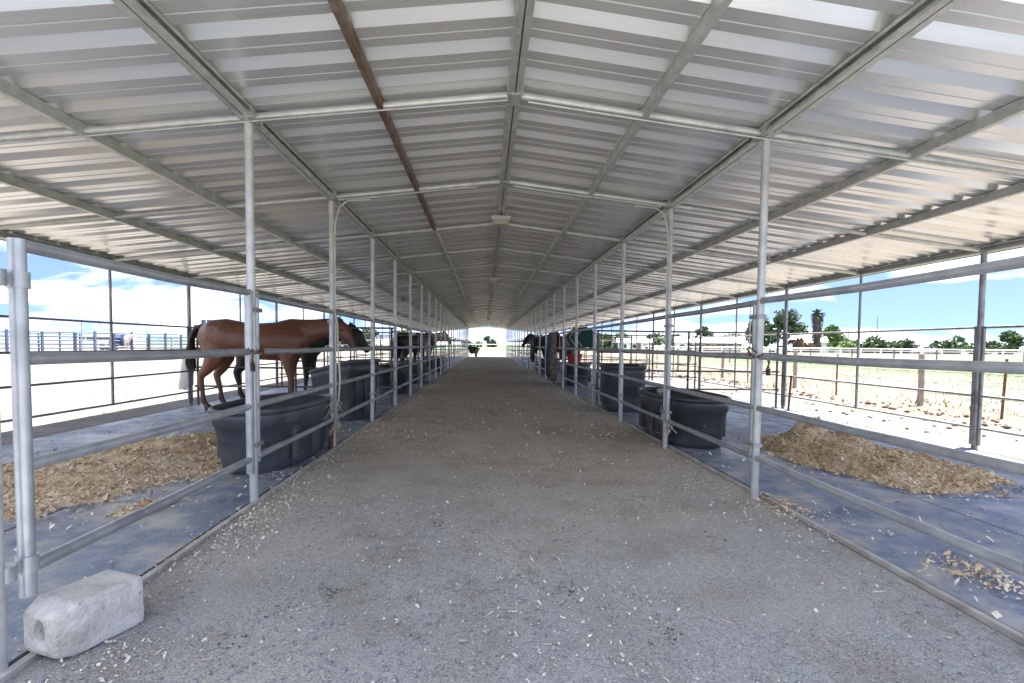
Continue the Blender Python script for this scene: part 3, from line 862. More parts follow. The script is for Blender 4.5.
def pebbles(name, m, P, smin, smax, parent=None, squash=.6, power=2.5):
    n = len(P)
    s = smin + (smax - smin) * rng.uniform(0, 1, n) ** power
    oct_ = np.array([[1, 0, 0], [0, 1, 0], [-1, 0, 0], [0, -1, 0], [.1, .1, 1], [0, 0, -.6]], float)
    F0 = np.array([[0, 1, 4], [1, 2, 4], [2, 3, 4], [3, 0, 4], [1, 0, 5], [2, 1, 5], [3, 2, 5], [0, 3, 5]])
    V = oct_[None] * (s[:, None, None] / 2) * rng.uniform(.65, 1.3, (n, 6, 3))
    V[:, :, 2] *= squash
    az = rng.uniform(0, 6.28, n)
    X = V[:, :, 0] * np.cos(az)[:, None] - V[:, :, 1] * np.sin(az)[:, None]
    Y = V[:, :, 0] * np.sin(az)[:, None] + V[:, :, 1] * np.cos(az)[:, None]
    V = np.stack([X, Y, V[:, :, 2]], -1) + P[:, None, :]
    F = (F0[None] + (np.arange(n) * 6)[:, None, None]).reshape(-1, 3)
    return np_obj(name, V.reshape(-1, 3), F, m, parent)
def scatter(n, x0, x1, y0, y1, z=.02, ypow=1.0):
    y = y0 + (y1 - y0) * rng.uniform(0, 1, n) ** ypow
    return np.stack([rng.uniform(x0, x1, n), y, np.full(n, z)], 1)
AZ = .02
P = scatter(14000, XL + .05, XR + .05, 1.2, 12, AZ, 1.9)
tag(pebbles('gravel', M['stone'], P, .004, .026), kind='stuff', label='grey gravel stones strewn over the aisle', cat='gravel')
P = scatter(12000, XL + .05, XR + .05, 1.2, 11, AZ, 1.7)
tag(pebbles('gravel', M['pale_stone'], P, .003, .014), kind='stuff', label='small pale gravel bits strewn over the aisle', cat='gravel')
# pale chips, denser in drifts
P = scatter(46000, XL + .05, XR + .05, 1.3, 34, AZ, 1.15)
dens = np.sin(P[:, 0] * 2.3 + 1) * np.sin(P[:, 1] * 1.1) + np.sin(P[:, 0] * 5.1) * np.sin(P[:, 1] * 2.7 + 2) * .6 + (P[:, 1] > 4.2) * .55
P = P[dens + rng.uniform(-1, 1, len(P)) > .35]
P2 = scatter(2600, XL + .0, XL + .42, 3.0, 14, AZ, 1.2); P3 = scatter(1400, XR - .30, XR + .1, 3.0, 14, AZ, 1.2)
P4 = np.stack([rng.normal(XL + .17, .09, 900), rng.normal(3.45, .40, 900), np.full(900, AZ)], 1)
P5 = np.stack([rng.normal(XL + .15, .1, 500), rng.normal(7.3, .6, 500), np.full(500, AZ)], 1)
P7 = np.concatenate([np.stack([rng.normal(x, sx_, n_), rng.normal(y, sy_, n_), np.full(n_, AZ)], 1) for x, y, sx_, sy_, n_ in ((-1.95, 4.75, .22, .14, 260), (-1.68, 5.75, .12, .35, 420), (2.3, 6.2, .12, .4, 260), (2.2, 8.6, .12, .6, 300), (-1.6, 9.6, .15, 1.0, 500), (XC + .1, 6.5, .7, 2.2, 1500), (-.6, 8.5, .5, 2.5, 900))])
P6 = np.stack([rng.normal(-1.38, .12, 160), rng.normal(1.97, .1, 160), np.full(160, AZ)], 1)
tag(flakes('wood_chips', M['chip'], np.concatenate([P, P2, P3, P4, P5, P6, P7]), .005, .0145, curl=.3), kind='stuff', label='pale wood chips and straw scattered along the aisle', cat='litter')
P = scatter(7000, XL + .05, XR + .05, 6.5, 46, AZ, 1.25)
dens = np.sin(P[:, 0] * 2.1 + .4) * np.sin(P[:, 1] * .8) + rng.uniform(-1, 1, len(P)); P = P[dens > -.2]
tag(flakes('wood_chips', M['chip'], P, .014, .036, aspect=(.3, .9), curl=.35), kind='stuff', label='pale chips strewn down the middle and far aisle', cat='litter')
P = scatter(300, XL + .1, XR, 1.5, 8, AZ + .002, 1.3)
tag(flakes('wood_chips', M['chip'], P, .010, .026, aspect=(.25, .7), curl=.35), kind='stuff', label='larger pale chips scattered over the near aisle', cat='litter')
# straw bits
n = 2600
P = scatter(n, XL, XR, 1.3, 14, AZ + .003, 1.5)
tag(flakes('straw', M['shaving'], P, .012, .04, aspect=(.04, .09), tilt=.15, curl=.1), kind='stuff', label='short straw stems lying on the aisle', cat='litter')
# dark dried clumps
cl_pts = [(.25, 2.62, .07), (.42, 2.45, .04), (.62, 3.25, .05), (-.35, 3.4, .07), (-.9, 2.3, .035), (-.72, 2.45, .03), (-1.0, 2.06, .035), (.75, 2.05, .04), (-.1, 4.2, .09), (1.4, 3.1, .04), (2.45, 3.5, .09)]
CP = np.concatenate([np.stack([rng.normal(x, s * 1.1, 34), rng.normal(y, s * 1.1, 34), np.abs(rng.normal(AZ, s * .1, 34))], 1) for x, y, s in cl_pts])
tag(pebbles('dung_crumbs', M['dung'], CP, .004, .02, squash=.7), kind='stuff', label='dark crumbled dung clumps on the aisle', cat='litter')
CF = np.concatenate([np.stack([rng.normal(x, s * 1.6, 16), rng.normal(y, s * 1.6, 16), np.abs(rng.normal(AZ + .003, s * .08, 16))], 1) for x, y, s in cl_pts])
tag(flakes('straw', M['hay'], CF, .012, .035, aspect=(.05, .12), tilt=.2, curl=.1), kind='stuff', label='greenish hay stems around the dung clumps', cat='litter')
# litter on the mats
P = np.concatenate([scatter(1500, XC - OX + .3, XL, 2.0, 12, .02, 1.3), scatter(1300, XR + .15, XC + OX - .2, 2.0, 12, .02, 1.3)])
tag(flakes('wood_chips', M['chip'], P, .006, .028, curl=.3), kind='stuff', label='stray pale chips on the rubber mats', cat='litter')

# ------------------------------------------------------------------ bedding heaps
def vnoise(x, y, seed=0):
    r = np.random.default_rng(seed); t = np.zeros_like(x)
    for o_ in range(5):
        f = 1.1 * 1.9 ** o_; a_ = .55 ** o_
        ph = r.uniform(0, 6.28, 4); an = r.uniform(0, 3.14, 2)
        t += a_ * np.sin(f * 2 * (x * np.cos(an[0]) + y * np.sin(an[0])) + ph[0]) * np.sin(f * 2 * (-x * np.sin(an[1]) + y * np.cos(an[1])) + ph[1])
    return t
def heap(label, poly_c, rx, ry, rot, h, seed, nfl, mounds=(), name='bedding_heap', flat=.5):
    e = empty(name, (poly_c[0], poly_c[1], .015), label=label, cat='bedding')
    n = 90
    u, v = np.meshgrid(np.linspace(-1.15, 1.15, n), np.linspace(-1.15, 1.15, n))
    c, s = math.cos(rot), math.sin(rot)
    def hgt(u, v):
        x = u * rx * c - v * ry * s; y = u * rx * s + v * ry * c
        rr = np.sqrt(u * u + v * v) + .20 * vnoise(x * 1.2, y * 1.2, seed) + .07 * vnoise(x * 4, y * 4, seed + 7)
        base = np.clip(1 - rr, 0, 1)
        z = h * flat * np.clip(base * 3.5, 0, 1)
        for mx_, my_, ms, mh in mounds:
            z = z + mh * np.exp(-((x - mx_) ** 2 + (y - my_) ** 2) / (2 * ms * ms)) * np.clip(base * 4, 0, 1)
        z = z + h * (1 - flat) * base ** .9
        z = z * (1 + .4 * vnoise(x * 3, y * 3, seed + 1)) + .018 * vnoise(x * 7, y * 7, seed + 2) * np.clip(base * 8, 0, 1)
        return x, y, z, base
    x, y, z, base = hgt(u, v)
    z = np.where(base > 0, z, -.03)
    V = np.stack([x.ravel(), y.ravel(), z.ravel()], 1)
    idx = np.arange(n * n).reshape(n, n)
    F = np.stack([idx[:-1, :-1].ravel(), idx[:-1, 1:].ravel(), idx[1:, 1:].ravel(), idx[1:, :-1].ravel()], 1)
    keep = (base.ravel()[F] > 0).any(1)
    o = np_obj('heap_body', V, F[keep], M['bedding'], e)
    o.data.polygons.foreach_set('use_smooth', [True] * len(o.data.polygons))
    uu, vv_ = rng.uniform(-1.4, 1.4, nfl), rng.uniform(-1.4, 1.4, nfl)
    x, y, z, base = hgt(uu, vv_)
    k = (base > 0) | ((rng.uniform(0, 1, nfl) < .45 * np.exp(-np.clip(np.hypot(uu, vv_) - .92, 0, 9) * 9)))
    P = np.stack([x, y, np.maximum(z, 0) + .002], 1)[k]
    fl = flakes('shavings', M['shaving'], P, .010, .030, aspect=(.25, .9), tilt=.55, parent=e, curl=.4)
    fl['kind'] = 'stuff'
    return e
heap('heap of brown wood shavings on the mats behind the near right gate', (3.98, 5.38), 1.28, .76, R(-80), .09, 3, 34000,
     mounds=((-.12, .55, .26, .15), (.05, .10, .30, .10), (.02, .85, .22, .08), (.12, -.5, .35, .04)))
heap('broad bed of trampled shavings on the mats behind the near left gate', (-3.5, 4.75), 2.6, 1.05, R(64), .035, 8, 46000,
     mounds=((-.05, .15, .28, .10), (.25, .75, .33, .08), (.1, 1.5, .5, .05)))
heap('small scatter of pale shavings on the mat beside the left gate', (-2.42, 3.78), .26, .11, R(60), .03, 5, 900)
P = np.concatenate([np.stack([rng.normal(2.62, .09, 420), rng.normal(2.55, .16, 420), np.full(420, .022)], 1),
                    np.stack([rng.normal(2.24, .09, 420), rng.normal(3.75, .16, 420), np.full(420, .022)], 1)])
tag(flakes('shavings', M['shaving'], P, .008, .024, tilt=.4, curl=.3), kind='stuff', label='thin drifts of shavings along the right edge of the aisle', cat='litter')

# ------------------------------------------------------------------ small things on the rails
def chain(x, y, label, sgn):
    e = empty('gate_chain', (x, y, 1.13), label=label, cat='chain')
    c = MB()
    for i in range(12):
        t = i / 11 * 2 * math.pi
        a, b_ = .045 * math.cos(t), .085 * math.sin(t)
        c.path([(a - .006, b_ - .02, .012 * math.sin(3 * t)), (a + .004, b_ + .004, .012 * math.sin(3 * t) + .012), (a + .006, b_ + .022, .012 * math.sin(3 * t))], .0065, 6)
    c.path([(.03, -.09, .0), (.035, -.11, -.05), (.02, -.10, -.10)], .008, 6)
    c.build('links', M['rust'], e)
    MB().path([(-.04, -.07, .03), (-.055, .02, .075), (-.03, .10, .06), (.02, .12, .0), (.03, .09, -.05)], .007, 7).build('loop', M['rust'], e)
    k = MB(); k.box((.035, -.10, -.115), (.016, .035, .05)); k.path([(.035, -.115, -.09), (.035, -.1, -.06), (.035, -.085, -.09)], .005, 6)
    k.build('snap_hook', M['black'], e)
chain(XL + .012, PY(0), 'rusty latch chain around the first left post at rail height', 1)
chain(XR - .012, PY(0), 'rusty latch chain around the first right post at rail height', -1)

def twine(x, y, z, label, spread, nstr, drop):
    e = MB()
    rg = random.Random(int(abs(x * 100)))
    for i in range(nstr):
        a = rg.uniform(0, 6.28); r = .036 + rg.uniform(0, .02)
        pts = [(x + r * math.cos(a + q * .9), y + r * math.sin(a + q * .9), z + rg.uniform(-.02, .02)) for q in range(6)]
        pts += [(x + rg.uniform(-.03, .08) * spread, y - .05 + rg.uniform(-.1, .1) * spread, z - drop * rg.uniform(.2, .6)), (x + rg.uniform(-.04, .09) * spread, y - .05 + rg.uniform(-.15, .1) * spread, z - drop * rg.uniform(.6, 1))]
        e.path(pts, .004, 5)
    return tag(e.build('twine', M['rope']), label, 'twine')
twine(XL, PY(1), .40, 'frayed baling twine knotted on the second left post beside the tank', 1, 14, .28)
twine(XL + .01, PY(1) - .05, .62, 'loose pale twine tied above the tank rim by the second left post', 1.6, 8, .3)
twine(XR, PY(1), .38, 'frayed baling twine knotted low on the second right post', 1, 14, .22)
twine(XR + .06, PY(1) + .35, .66, 'bundle of pale twine hanging inside the second right post over the tank', 1.4, 10, .45)
# hose looping down the second left post
hs = [(XL + .05, PY(1) - .02, 1.5), (XL + .065, PY(1) - .03, 1.1), (XL + .085, PY(1) - .03, .8), (XL + .07, PY(1) - .04, .55), (XL + .02, PY(1) - .06, .42), (XL - .04, PY(1) - .12, .40)]
tag(MB().path(hs, .010, 8).build('hose', M['hose']), 'thin pale hose hanging down the second left post', 'hose')
# rusted stub posts beside gate legs
for x, y, lab in ((XL - .01, PY(1) - .075, 'short rusty stake at the foot of the second left post'), (XR + .01, PY(1) + .08, 'short rusty stake at the foot of the second right post')):
    st = MB().cyl((x, y, 0), (x + .004, y, .33), .026, 10)
    st.cyl((x + .004, y, .30), (x + .004, y, .345), .031, 10)
    tag(st.build('stake', M['rust']), lab, 'stake')
# grey sack hanging behind the outer left post
sk = MB()
sx0, sy0 = XC - OX - .04, PY(3) + .06
rings = []
for i, (z, w, d_) in enumerate(((.90, .10, .03), (.86, .17, .05), (.70, .20, .07), (.52, .23, .07), (.38, .24, .06), (.30, .20, .03))):
    rings.append([(sx0 - .02 - i * .012 + .55 * w * math.cos(q * math.pi / 6) * (1 + .12 * math.sin(q * 2.7 + i)), sy0 + d_ * math.sin(q * math.pi / 6), z + .015 * math.sin(q * 1.9)) for q in range(12)])
sk.loft(rings)
tag(sk.build('feed_sack', M['sack']), 'pale grey sack hanging on the outer rail behind the brown horse', 'sack')

# blankets hung on the right panels
def drape(name, m, x, y0, y1, ztop, zin, zout, label, seed, thick=.03):
    rg = random.Random(seed); n = 14
    mb = MB(); rings = []
    for i in range(n + 1):
        y = y0 + (y1 - y0) * i / n
        f = .03 * math.sin(i * 1.7 + seed) + .02 * math.sin(i * 3.1)
        zo = zout + rg.uniform(-.10, .10); zi = zin + rg.uniform(-.05, .05)
        inner = [(x + .045 + f, y, zi), (x + .04 + f * .6, y, (zi + ztop) / 2), (x + .032, y, ztop - .02), (x, y, ztop + .035), (x - .034, y, ztop - .02), (x - .05 - f * .6, y, ztop - .35), (x - .06 - f * 1.3, y, (zo + ztop) / 2 - .1), (x - .055 - f * 1.2, y + rg.uniform(-.05, .05), zo)]
        outer_ = [(q[0] + (thick if j < 3 else (-thick if j > 3 else 0)), q[1], q[2] + (thick if j == 3 else 0)) for j, q in enumerate(inner)][::-1]
        rings.append(inner + outer_)
    mb.loft(rings)
    return tag(mb.build(name, m), label, 'blanket')
drape('horse_blanket', M['navy_cloth'], XR, PY(6) - .12, PY(6) + 1.15, 1.55, 1.0, .22, 'navy and grey horse blanket hung over the right aisle rail, nearly to the floor', 2)
drape('horse_blanket', M['camo_cloth'], XR - .0, PY(5) + 1.05, PY(6) - .16, 1.55, 1.1, .16, 'mottled tan blanket hung next to the navy blanket on the right rail', 5)
drape('horse_blanket', M['black'], XR, PY(9) - .3, PY(9) + 1.2, 1.55, .9, .55, 'black blanket hung far down the right aisle rail', 9)

# green folded blanket with pale piping, pointed to the left, over the divider
def green():
    e = empty('saddle_blanket', (2.58, PY(5) - .02, 1.16), label='dark green blanket with pale chevron piping hanging beside the fifth right stall', cat='blanket')
    outl = [(-.42, .28), (-.30, .03), (-.20, -.02), (.34, .0), (.38, .06), (.38, .44), (.16, .56), (-.14, .52)]
    MB().prism(outl, -.035, .035).build('blanket_body', M['green_cloth'], e)
    pp = MB()
    for k in (0, .16):
        pts = [(-.10 + k, -.046, .52 - k * .1), (-.30 + k, -.046, .27), (-.12 + k, -.046, .01 + k * .02)]
        pp.path(pts, .011, 5)
    pp.build('piping', M['piping'], e)
    pk = MB(); pk.path([(-.15, -.03, .535), (-.43, -.03, .285), (-.31, -.03, .02)], .022, 6); pk.build('binding', M['pink_cloth'], e)
green()
# red tub sitting on the tank
rt = empty('feed_tub', (2.62, 15.25, .675), label='red feed tub sitting on the rim of the black tank on the right', cat='tub')
b = MB()
rings = [[(r * math.cos(q * math.pi / 12), r * math.sin(q * math.pi / 12), z) for q in range(24)] for r, z in ((.17, 0), (.20, .10), (.225, .24), (.24, .25), (.24, .275), (.215, .275), (.185, .06))]
b.loft(rings); b.build('tub_body', M['red'], rt)
MB().path([(-.235, 0, .26), (-.20, -.12, .34), (0, -.2, .38), (.2, -.12, .34), (.235, 0, .26)], .008, 6).build('handle', M['black'], rt)

# wheelbarrow at the far end
wb = empty('wheelbarrow', (-1.12, 50.6, 0), R(70), label='dark wheelbarrow standing at the far left end of the aisle', cat='wheelbarrow')
t = MB(); t.loft([[(-.35, -.28, .38), (.35, -.25, .34), (.35, .25, .34), (-.35, .28, .38)], [(-.55, -.46, 1.0), (.62, -.42, .86), (.62, .42, .86), (-.55, .46, 1.0)], [(-.52, -.43, 1.0), (.58, -.39, .86), (.58, .39, .86), (-.52, .43, 1.0)], [(-.32, -.25, .42), (.32, -.22, .38), (.32, .22, .38), (-.32, .25, .42)]], smooth=False)
t.build('tray', M['black'], wb)
MB().path([(.6, -.05, .22), (.6, .05, .22)], .22, 18).build('wheel', M['tyre'], wb)
for s in (-1, 1):
    MB().path([(.6, s * .1, .22), (-.2, s * .25, .36), (-1.0, s * .3, .62)], .022, 6).build('handle', M['wood'], wb)
    MB().path([(-.3, s * .24, .38), (-.38, s * .27, 0)], .02, 6).build('leg', M['dark_pipe'], wb)

# ------------------------------------------------------------------ right-hand paddock: wire fence, clods, dry grass
wf = empty('wire_fence', (9.2, 8.0, 0), label='low wire fence on wooden and rusty posts along the dry grass on the right', cat='fence')
for i, (x, y) in enumerate(((9.25, 10.6), (9.2, 6.2), (9.3, 15.2), (9.3, 20.0), (9.4, 25), (9.4, 30), (9.5, 36), (9.5, 42))):
    MB().path([(x - 9.2, y - 8, -.1), (x - 9.2 + .01, y - 8, .5), (x - 9.2 + random.uniform(-.03, .03), y - 8, 1.10)], [.06, .058, .055], 9).build('wooden_post', M['wood'], wf)
for i, (x, y) in enumerate(((9.0, 12.9), (9.0, 8.6), (9.1, 17.6), (9.2, 22.5), (9.2, 27.5), (9.3, 33))):
    MB().path([(x - 9.2, y - 8, -.1), (x - 9.2 + random.uniform(-.06, .06), y - 8, 1.05)], .022, 5).build('stake', M['rust'], wf)
for z in (.30, .52, .74, .96):
    MB().path([(.02, y - 8, z - .02 * math.sin(y * 1.2)) for y in np.linspace(4, 44, 30)], .006, 5).build('wire', M['dark_pipe'], wf)
# short rusty post inside the right outer panel
tag(MB().path([(5.72, PY(3) - .55, 0), (5.76, PY(3) - .55, .68)], .022, 6).build('stake', M['rust']), 'leaning rusty stake beside the outer right post', 'stake')
n = 900
P = np.stack([8.15 + .25 * np.sin(np.linspace(4, 44, n) * .8) + rng.normal(0, .28, n), np.linspace(4, 44, n) + rng.normal(0, .2, n), np.full(n, .02)], 1)
tag(pebbles('dirt_clods', M['clod'], P, .03, .15, squash=.7), kind='stuff', label='row of dark dirt clods along the right wire fence', cat='dirt')
P = np.stack([rng.uniform(6.2, 8.6, 500), rng.uniform(4, 30, 500), np.full(500, .01)], 1)
tag(pebbles('dirt_clods', M['clod'], P, .02, .10, squash=.7), kind='stuff', label='scattered small clods on the sand at right', cat='dirt')
P = np.stack([rng.uniform(-16, -6.2, 900), rng.uniform(4, 30, 900), np.full(900, .01)], 1)
tag(pebbles('dirt_clods', M['clod'], P, .012, .05, squash=.7), kind='stuff', label='scattered tiny clods on the pale sand at left', cat='dirt')
def grass(n, x0, x1, y0, y1, h0, h1, m, label, pw=1.0):
    x = x0 + (x1 - x0) * rng.uniform(0, 1, n) ** pw; y = rng.uniform(y0, y1, n)
    k = vnoise(x * .35, y * .35, 4) + rng.uniform(-.9, .9, n) > 0; x, y = x[k], y[k]; n = len(x)
    h = rng.uniform(h0, h1, n); az = rng.uniform(0, 6.28, n); w = .006 + .006 * h / h1 + (y / 60) * .012
    lx, ly = rng.normal(0, .35, n) * h, rng.normal(0, .35, n) * h
    V = np.stack([np.stack([x - w * np.cos(az), y - w * np.sin(az), np.zeros(n)], 1), np.stack([x + w * np.cos(az), y + w * np.sin(az), np.zeros(n)], 1), np.stack([x + lx, y + ly, h], 1)], 1)
    return tag(np_obj('dry_grass', V.reshape(-1, 3), np.arange(3 * n).reshape(n, 3), m), kind='stuff', label=label, cat='grass')
grass(26000, 9.6, 34, 4, 60, .02, .075, M['grass_dry'], 'dry yellow grass beyond the right wire fence', 1.4)
grass(220, 8.6, 9.6, 5, 30, .08, .3, M['leaf_light'], 'green weeds along the right wire fence')

# white rail fence far right, white rail at the end of the barn
def rail_fence(p0, p1, nposts, h, rails, label, m, rp=.06, rr=.04):
    e = empty('rail_fence', (p0[0], p0[1], 0), label=label, cat='fence')
    d = Vector((p1[0] - p0[0], p1[1] - p0[1], 0))
    for i in range(nposts):
        q = d * (i / (nposts - 1)); MB().box((q.x, q.y, h / 2), (rp * 2, rp * 2, h)).build('fence_post', m, e)
    for z in rails:
        MB().path([(0, 0, z), (d.x, d.y, z)], rr, 4).build('rail', m, e)
    return e
rail_fence((24, 78), (108, 70), 30, 1.25, (.5, .85, 1.2), 'long white rail fence at the far side of the green field', M['white_paint'], .09, .07)
rail_fence((-9, 62), (12, 62), 9, 1.3, (.45, .85, 1.25), 'pale pipe fence crossing the field past the far end of the aisle', M['white_paint'], .03, .025)
rail_fence((16, 40), (60, 33), 16, 1.15, (.55, 1.1), 'thin dark wire fence through the middle of the right field', M['dark_pipe'], .035, .015)

# ------------------------------------------------------------------ far trees and buildings
def tree(name, loc, h, rw, m, label, trunk_h=.3, nl=2600, leaf=.30, seed=1, lobes=14, group=None, flat=1.0):
    rg = np.random.default_rng(seed)
    e = empty(name, loc, label=label, cat='bush' if 'bush' in name else 'tree', group=group)
    tr = MB()
    tr.path([(0, 0, -.1), (.05 * h * .1, 0, h * trunk_h), (0, .02 * h, h * .75)], [.035 * h * .6 + .05, .025 * h * .6 + .03, .02], 8)
    cs = []
    for i in range(lobes):
        a = rg.uniform(0, 6.28); rr = rw * rg.uniform(.15, .75); z = h * rg.uniform(trunk_h + .06, .86)
        shrink = 1 - .55 * max(0, (z / h - .55) / .45)
        c = (rr * shrink * math.cos(a), rr * shrink * math.sin(a), z); cs.append(c)
        tr.path([(0, 0, z * .55), (c[0] * .5, c[1] * .5, z * .8), c], [.012 * h, .008 * h, .01], 5)
    tr.build('trunk', M['bark'], e)
    cs = np.array(cs + [(0, 0, h * .82)])
    idx = rg.integers(0, len(cs), nl)
    sz = rg.uniform(.16, .36, len(cs)) * rw * 1.3
    dirs = rg.normal(0, 1, (nl, 3)); dirs /= np.linalg.norm(dirs, axis=1)[:, None]
    P = cs[idx] + dirs * (sz[idx] * rg.uniform(.35, 1.12, nl))[:, None] * np.array([1, 1, .8 * flat])
    a1 = rg.normal(0, 1, (nl, 3)); a1 /= np.linalg.norm(a1, axis=1)[:, None]
    a2 = np.cross(a1, rg.normal(0, 1, (nl, 3))); a2 /= np.linalg.norm(a2, axis=1)[:, None]
    L = (leaf * rg.uniform(.5, 1.3, nl))[:, None]
    V = np.stack([P - a1 * L, P + a2 * L * .5, P + a1 * L, P - a2 * L * .5], 1).reshape(-1, 3)
    np_obj('crown', V, np.arange(nl * 4).reshape(nl, 4), m, e)
    return e
def far(px_x, Y): return (px_x, Y, 0)
tree('broadleaf_tree', (71.0, 120, 0), 10.6, 4.6, M['leaf_dark'], 'tall dark green tree left of the palm on the right horizon', .16, 4600, .45, 1, 20)
tree('broadleaf_tree', (66.4, 122, 0), 9.0, 4.2, M['leaf_dark'], 'dark green tree behind the white truck on the right horizon', .14, 3800, .45, 2, 18)
tree('broadleaf_tree', (83, 121, 0), 7.4, 3.0, M['leaf_light'], 'bright light green tree right of the palm', .1, 2200, .42, 3, 12)
# palm
pa = empty('palm_tree', (77.8, 119, 0), label='tall palm with a thick shaggy trunk on the right horizon', cat='palm')
MB().path([(0, 0, -.1), (.05, 0, 3), (.0, 0, 6.5), (0, 0, 9.0)], [.75, .7, .8, .9], 10).build('trunk', M['bark'], pa)
fr = MB(); rg_ = random.Random(3)
for i in range(60):
    a = rg_.uniform(0, 6.28); el = rg_.uniform(-.8, 1.3); L = rg_.uniform(1.3, 2.2)
    d = Vector((math.cos(a) * math.cos(el), math.sin(a) * math.cos(el), math.sin(el)))
    p0 = Vector((0, 0, 9.2)); p1 = p0 + d * L * .55; p2 = p0 + d * L + Vector((0, 0, -.35))
    sd_ = d.cross(Vector((0, 0, 1))).normalized() * .32
    fr.add([p0, p1 + sd_, p2, p1 - sd_], [(0, 1, 2, 3)])
fr.build('fronds', M['leaf_mid'], pa)
sk_ = MB()
for i in range(420):
    a = rg_.uniform(0, 6.28); z = rg_.uniform(.6, 9.0); rr = .9 + .25 * (z / 9)
    p0 = Vector((rr * math.cos(a) * .8, rr * math.sin(a) * .8, z)); L = rg_.uniform(.5, 1.1)
    p2 = Vector((rr * math.cos(a) * 1.25, rr * math.sin(a) * 1.25, z - L)); sd_ = Vector((-math.sin(a), math.cos(a), 0)) * rg_.uniform(.1, .22)
    sk_.add([p0, (p0 + p2) / 2 + sd_, p2, (p0 + p2) / 2 - sd_], [(0, 1, 2, 3)])
sk_.build('dead_frond_skirt', M['bark'], pa)
tree('bush', (74.3, 120, 0), 3.4, 3.0, M['leaf_dry'], 'brown dry bush at the foot of the palm', .05, 1500, .4, 5, flat=.8)
tree('bush', (84, 118, 0), 3.2, 3.4, M['leaf_light'], 'bright green bush below the light green tree', .05, 1500, .4, 6, flat=.8)
tree('bush', (99, 128, 0), 4.2, 3.8, M['leaf_mid'], 'green bush beside the utility pole on the right', .05, 1500, .45, 7, flat=.8)
tree('bush', (108, 128, 0), 3.6, 3.6, M['leaf_dark'], 'dark bush near the white roofed house on the right', .05, 1400, .45, 8, flat=.8)
for i, (x, y, h, rw, mk, w) in enumerate(((121, 128, 4.4, 5, 'leaf_mid', 'round green tree right of the white roofed house'), (131, 124, 6.2, 4, 'leaf_mid', 'tall green tree beside the outer right post'),
        (142, 118, 4.5, 6, 'leaf_mid', 'low green tree past the outer right post'), (152, 112, 4.5, 6, 'leaf_light', 'pale green low tree toward the right edge'),
        (160, 104, 4.8, 4, 'leaf_mid', 'green peaked tree near the right edge of view'), (165, 96, 4.5, 6, 'leaf_mid', 'green tree at the right edge of view'),
        (60.5, 126, 4.5, 4, 'leaf_mid', 'green tree right of the long low house'), (55.5, 130, 7, 3.2, 'leaf_dark', 'dark tree rising behind the long low house'),
        (47, 128, 3.8, 4, 'leaf_dark', 'dark low tree left of the long low house'), (41, 128, 4.5, 4, 'leaf_mid', 'green tree far left of the long low house'),
        (34.5, 130, 4.5, 4, 'leaf_light', 'light green tree midway along the right horizon'), (29, 128, 4.0, 4, 'leaf_mid', 'green tree seen past the green blanket'),
        (22, 130, 4.2, 4, 'leaf_dark', 'dark tree seen above the hanging blankets'), (13, 132, 4.0, 3.5, 'leaf_mid', 'green tree right of the aisle end'),
        (3.2, 230, 4.0, 1.7, 'leaf_mid', 'small dark tree framed by the far aisle end'), (.9, 230, 5.2, 2.2, 'leaf_mid', 'taller dark tree framed by the far aisle end'), (-2.5, 190, 2.0, 3, 'leaf_mid', 'low shrub left of the trees at the aisle end'), (-6.8, 190, 2.1, 3.2, 'leaf_dark', 'low shrub farthest left in the aisle end'),
        (-20, 132, 5, 4, 'leaf_dark', 'dark tree seen over the far left stalls'), (-33, 128, 4.6, 5, 'leaf_mid', 'green tree on the left behind the horses'), (-28, 126, 4.4, 4, 'leaf_mid', 'green tree past the bay horse nose'), (-46, 128, 5, 5, 'leaf_dark', 'dark tree on the left horizon behind the bay horse'))):
    tree('broadleaf_tree', (x, y, 0), h, rw, M[mk], w, .12, 1200, .5, 20 + i, 10)

HB = [(116, 131, 3.2, 4), (126, 127, 3.0, 5), (136, 122, 3.4, 5), (147, 116, 3.0, 5), (157, 109, 3.2, 5), (168, 92, 3.0, 5), (94, 132, 3, 3.6), (103, 131, 2.8, 4)]
for i, (x, y, h, rw) in enumerate(HB):
    tree('bush', (x, y - 3, 0), h, rw, M['leaf_mid' if i % 3 else 'leaf_dark'], ['round green', 'low dark green', 'wide green', 'pale low', 'ragged green', 'last green', 'small', 'short'][i] + ' bush on the far right horizon, ' + ['past the white roofed house', 'before the tall green tree', 'behind the outer right post', 'under the low green tree', 'under the pale tree', 'at the edge of view', 'left of the utility pole', 'right of the utility pole'][i], .03, 1300, .45, 60 + i, 9, flat=.8)

def house(loc, rz, L, D, H, rh, wall, roof, label, wins=4, over=.5):
    e = empty('house', loc, rz, label=label, cat='house')
    MB().box((0, 0, H / 2), (L, D, H)).build('wall', wall, e)
    r = MB(); h = H + .02
    r.prism([(-D / 2 - over, h - .12), (0, h + rh), (D / 2 + over, h - .12), (D / 2 + over, h - .26), (0, h + rh - .16), (-D / 2 - over, h - .26)], -L / 2 - over, L / 2 + over, 'x')
    r.build('roof', roof, e)
    g_ = MB(); g_.prism([(-D / 2, H), (0, H + rh - .2), (D / 2, H)], -L / 2 + .01, L / 2 - .01, 'x'); g_.build('gable', wall, e)
    for i in range(wins):
        x = -L / 2 + L * (i + .5) / wins
        w = MB().box((x, -D / 2 - .03, H * .55), (1.2, .06, 1.0)).build('window', M['white_paint'], e)
        MB().box((x, -D / 2 - .065, H * .55), (1.02, .02, .82)).build('pane', M['dark_glass'], w)
    d = MB().box((L * .12, -D / 2 - .03, 1.0), (.95, .06, 2.0)).build('door', M['roof_brown'], e)
    return e
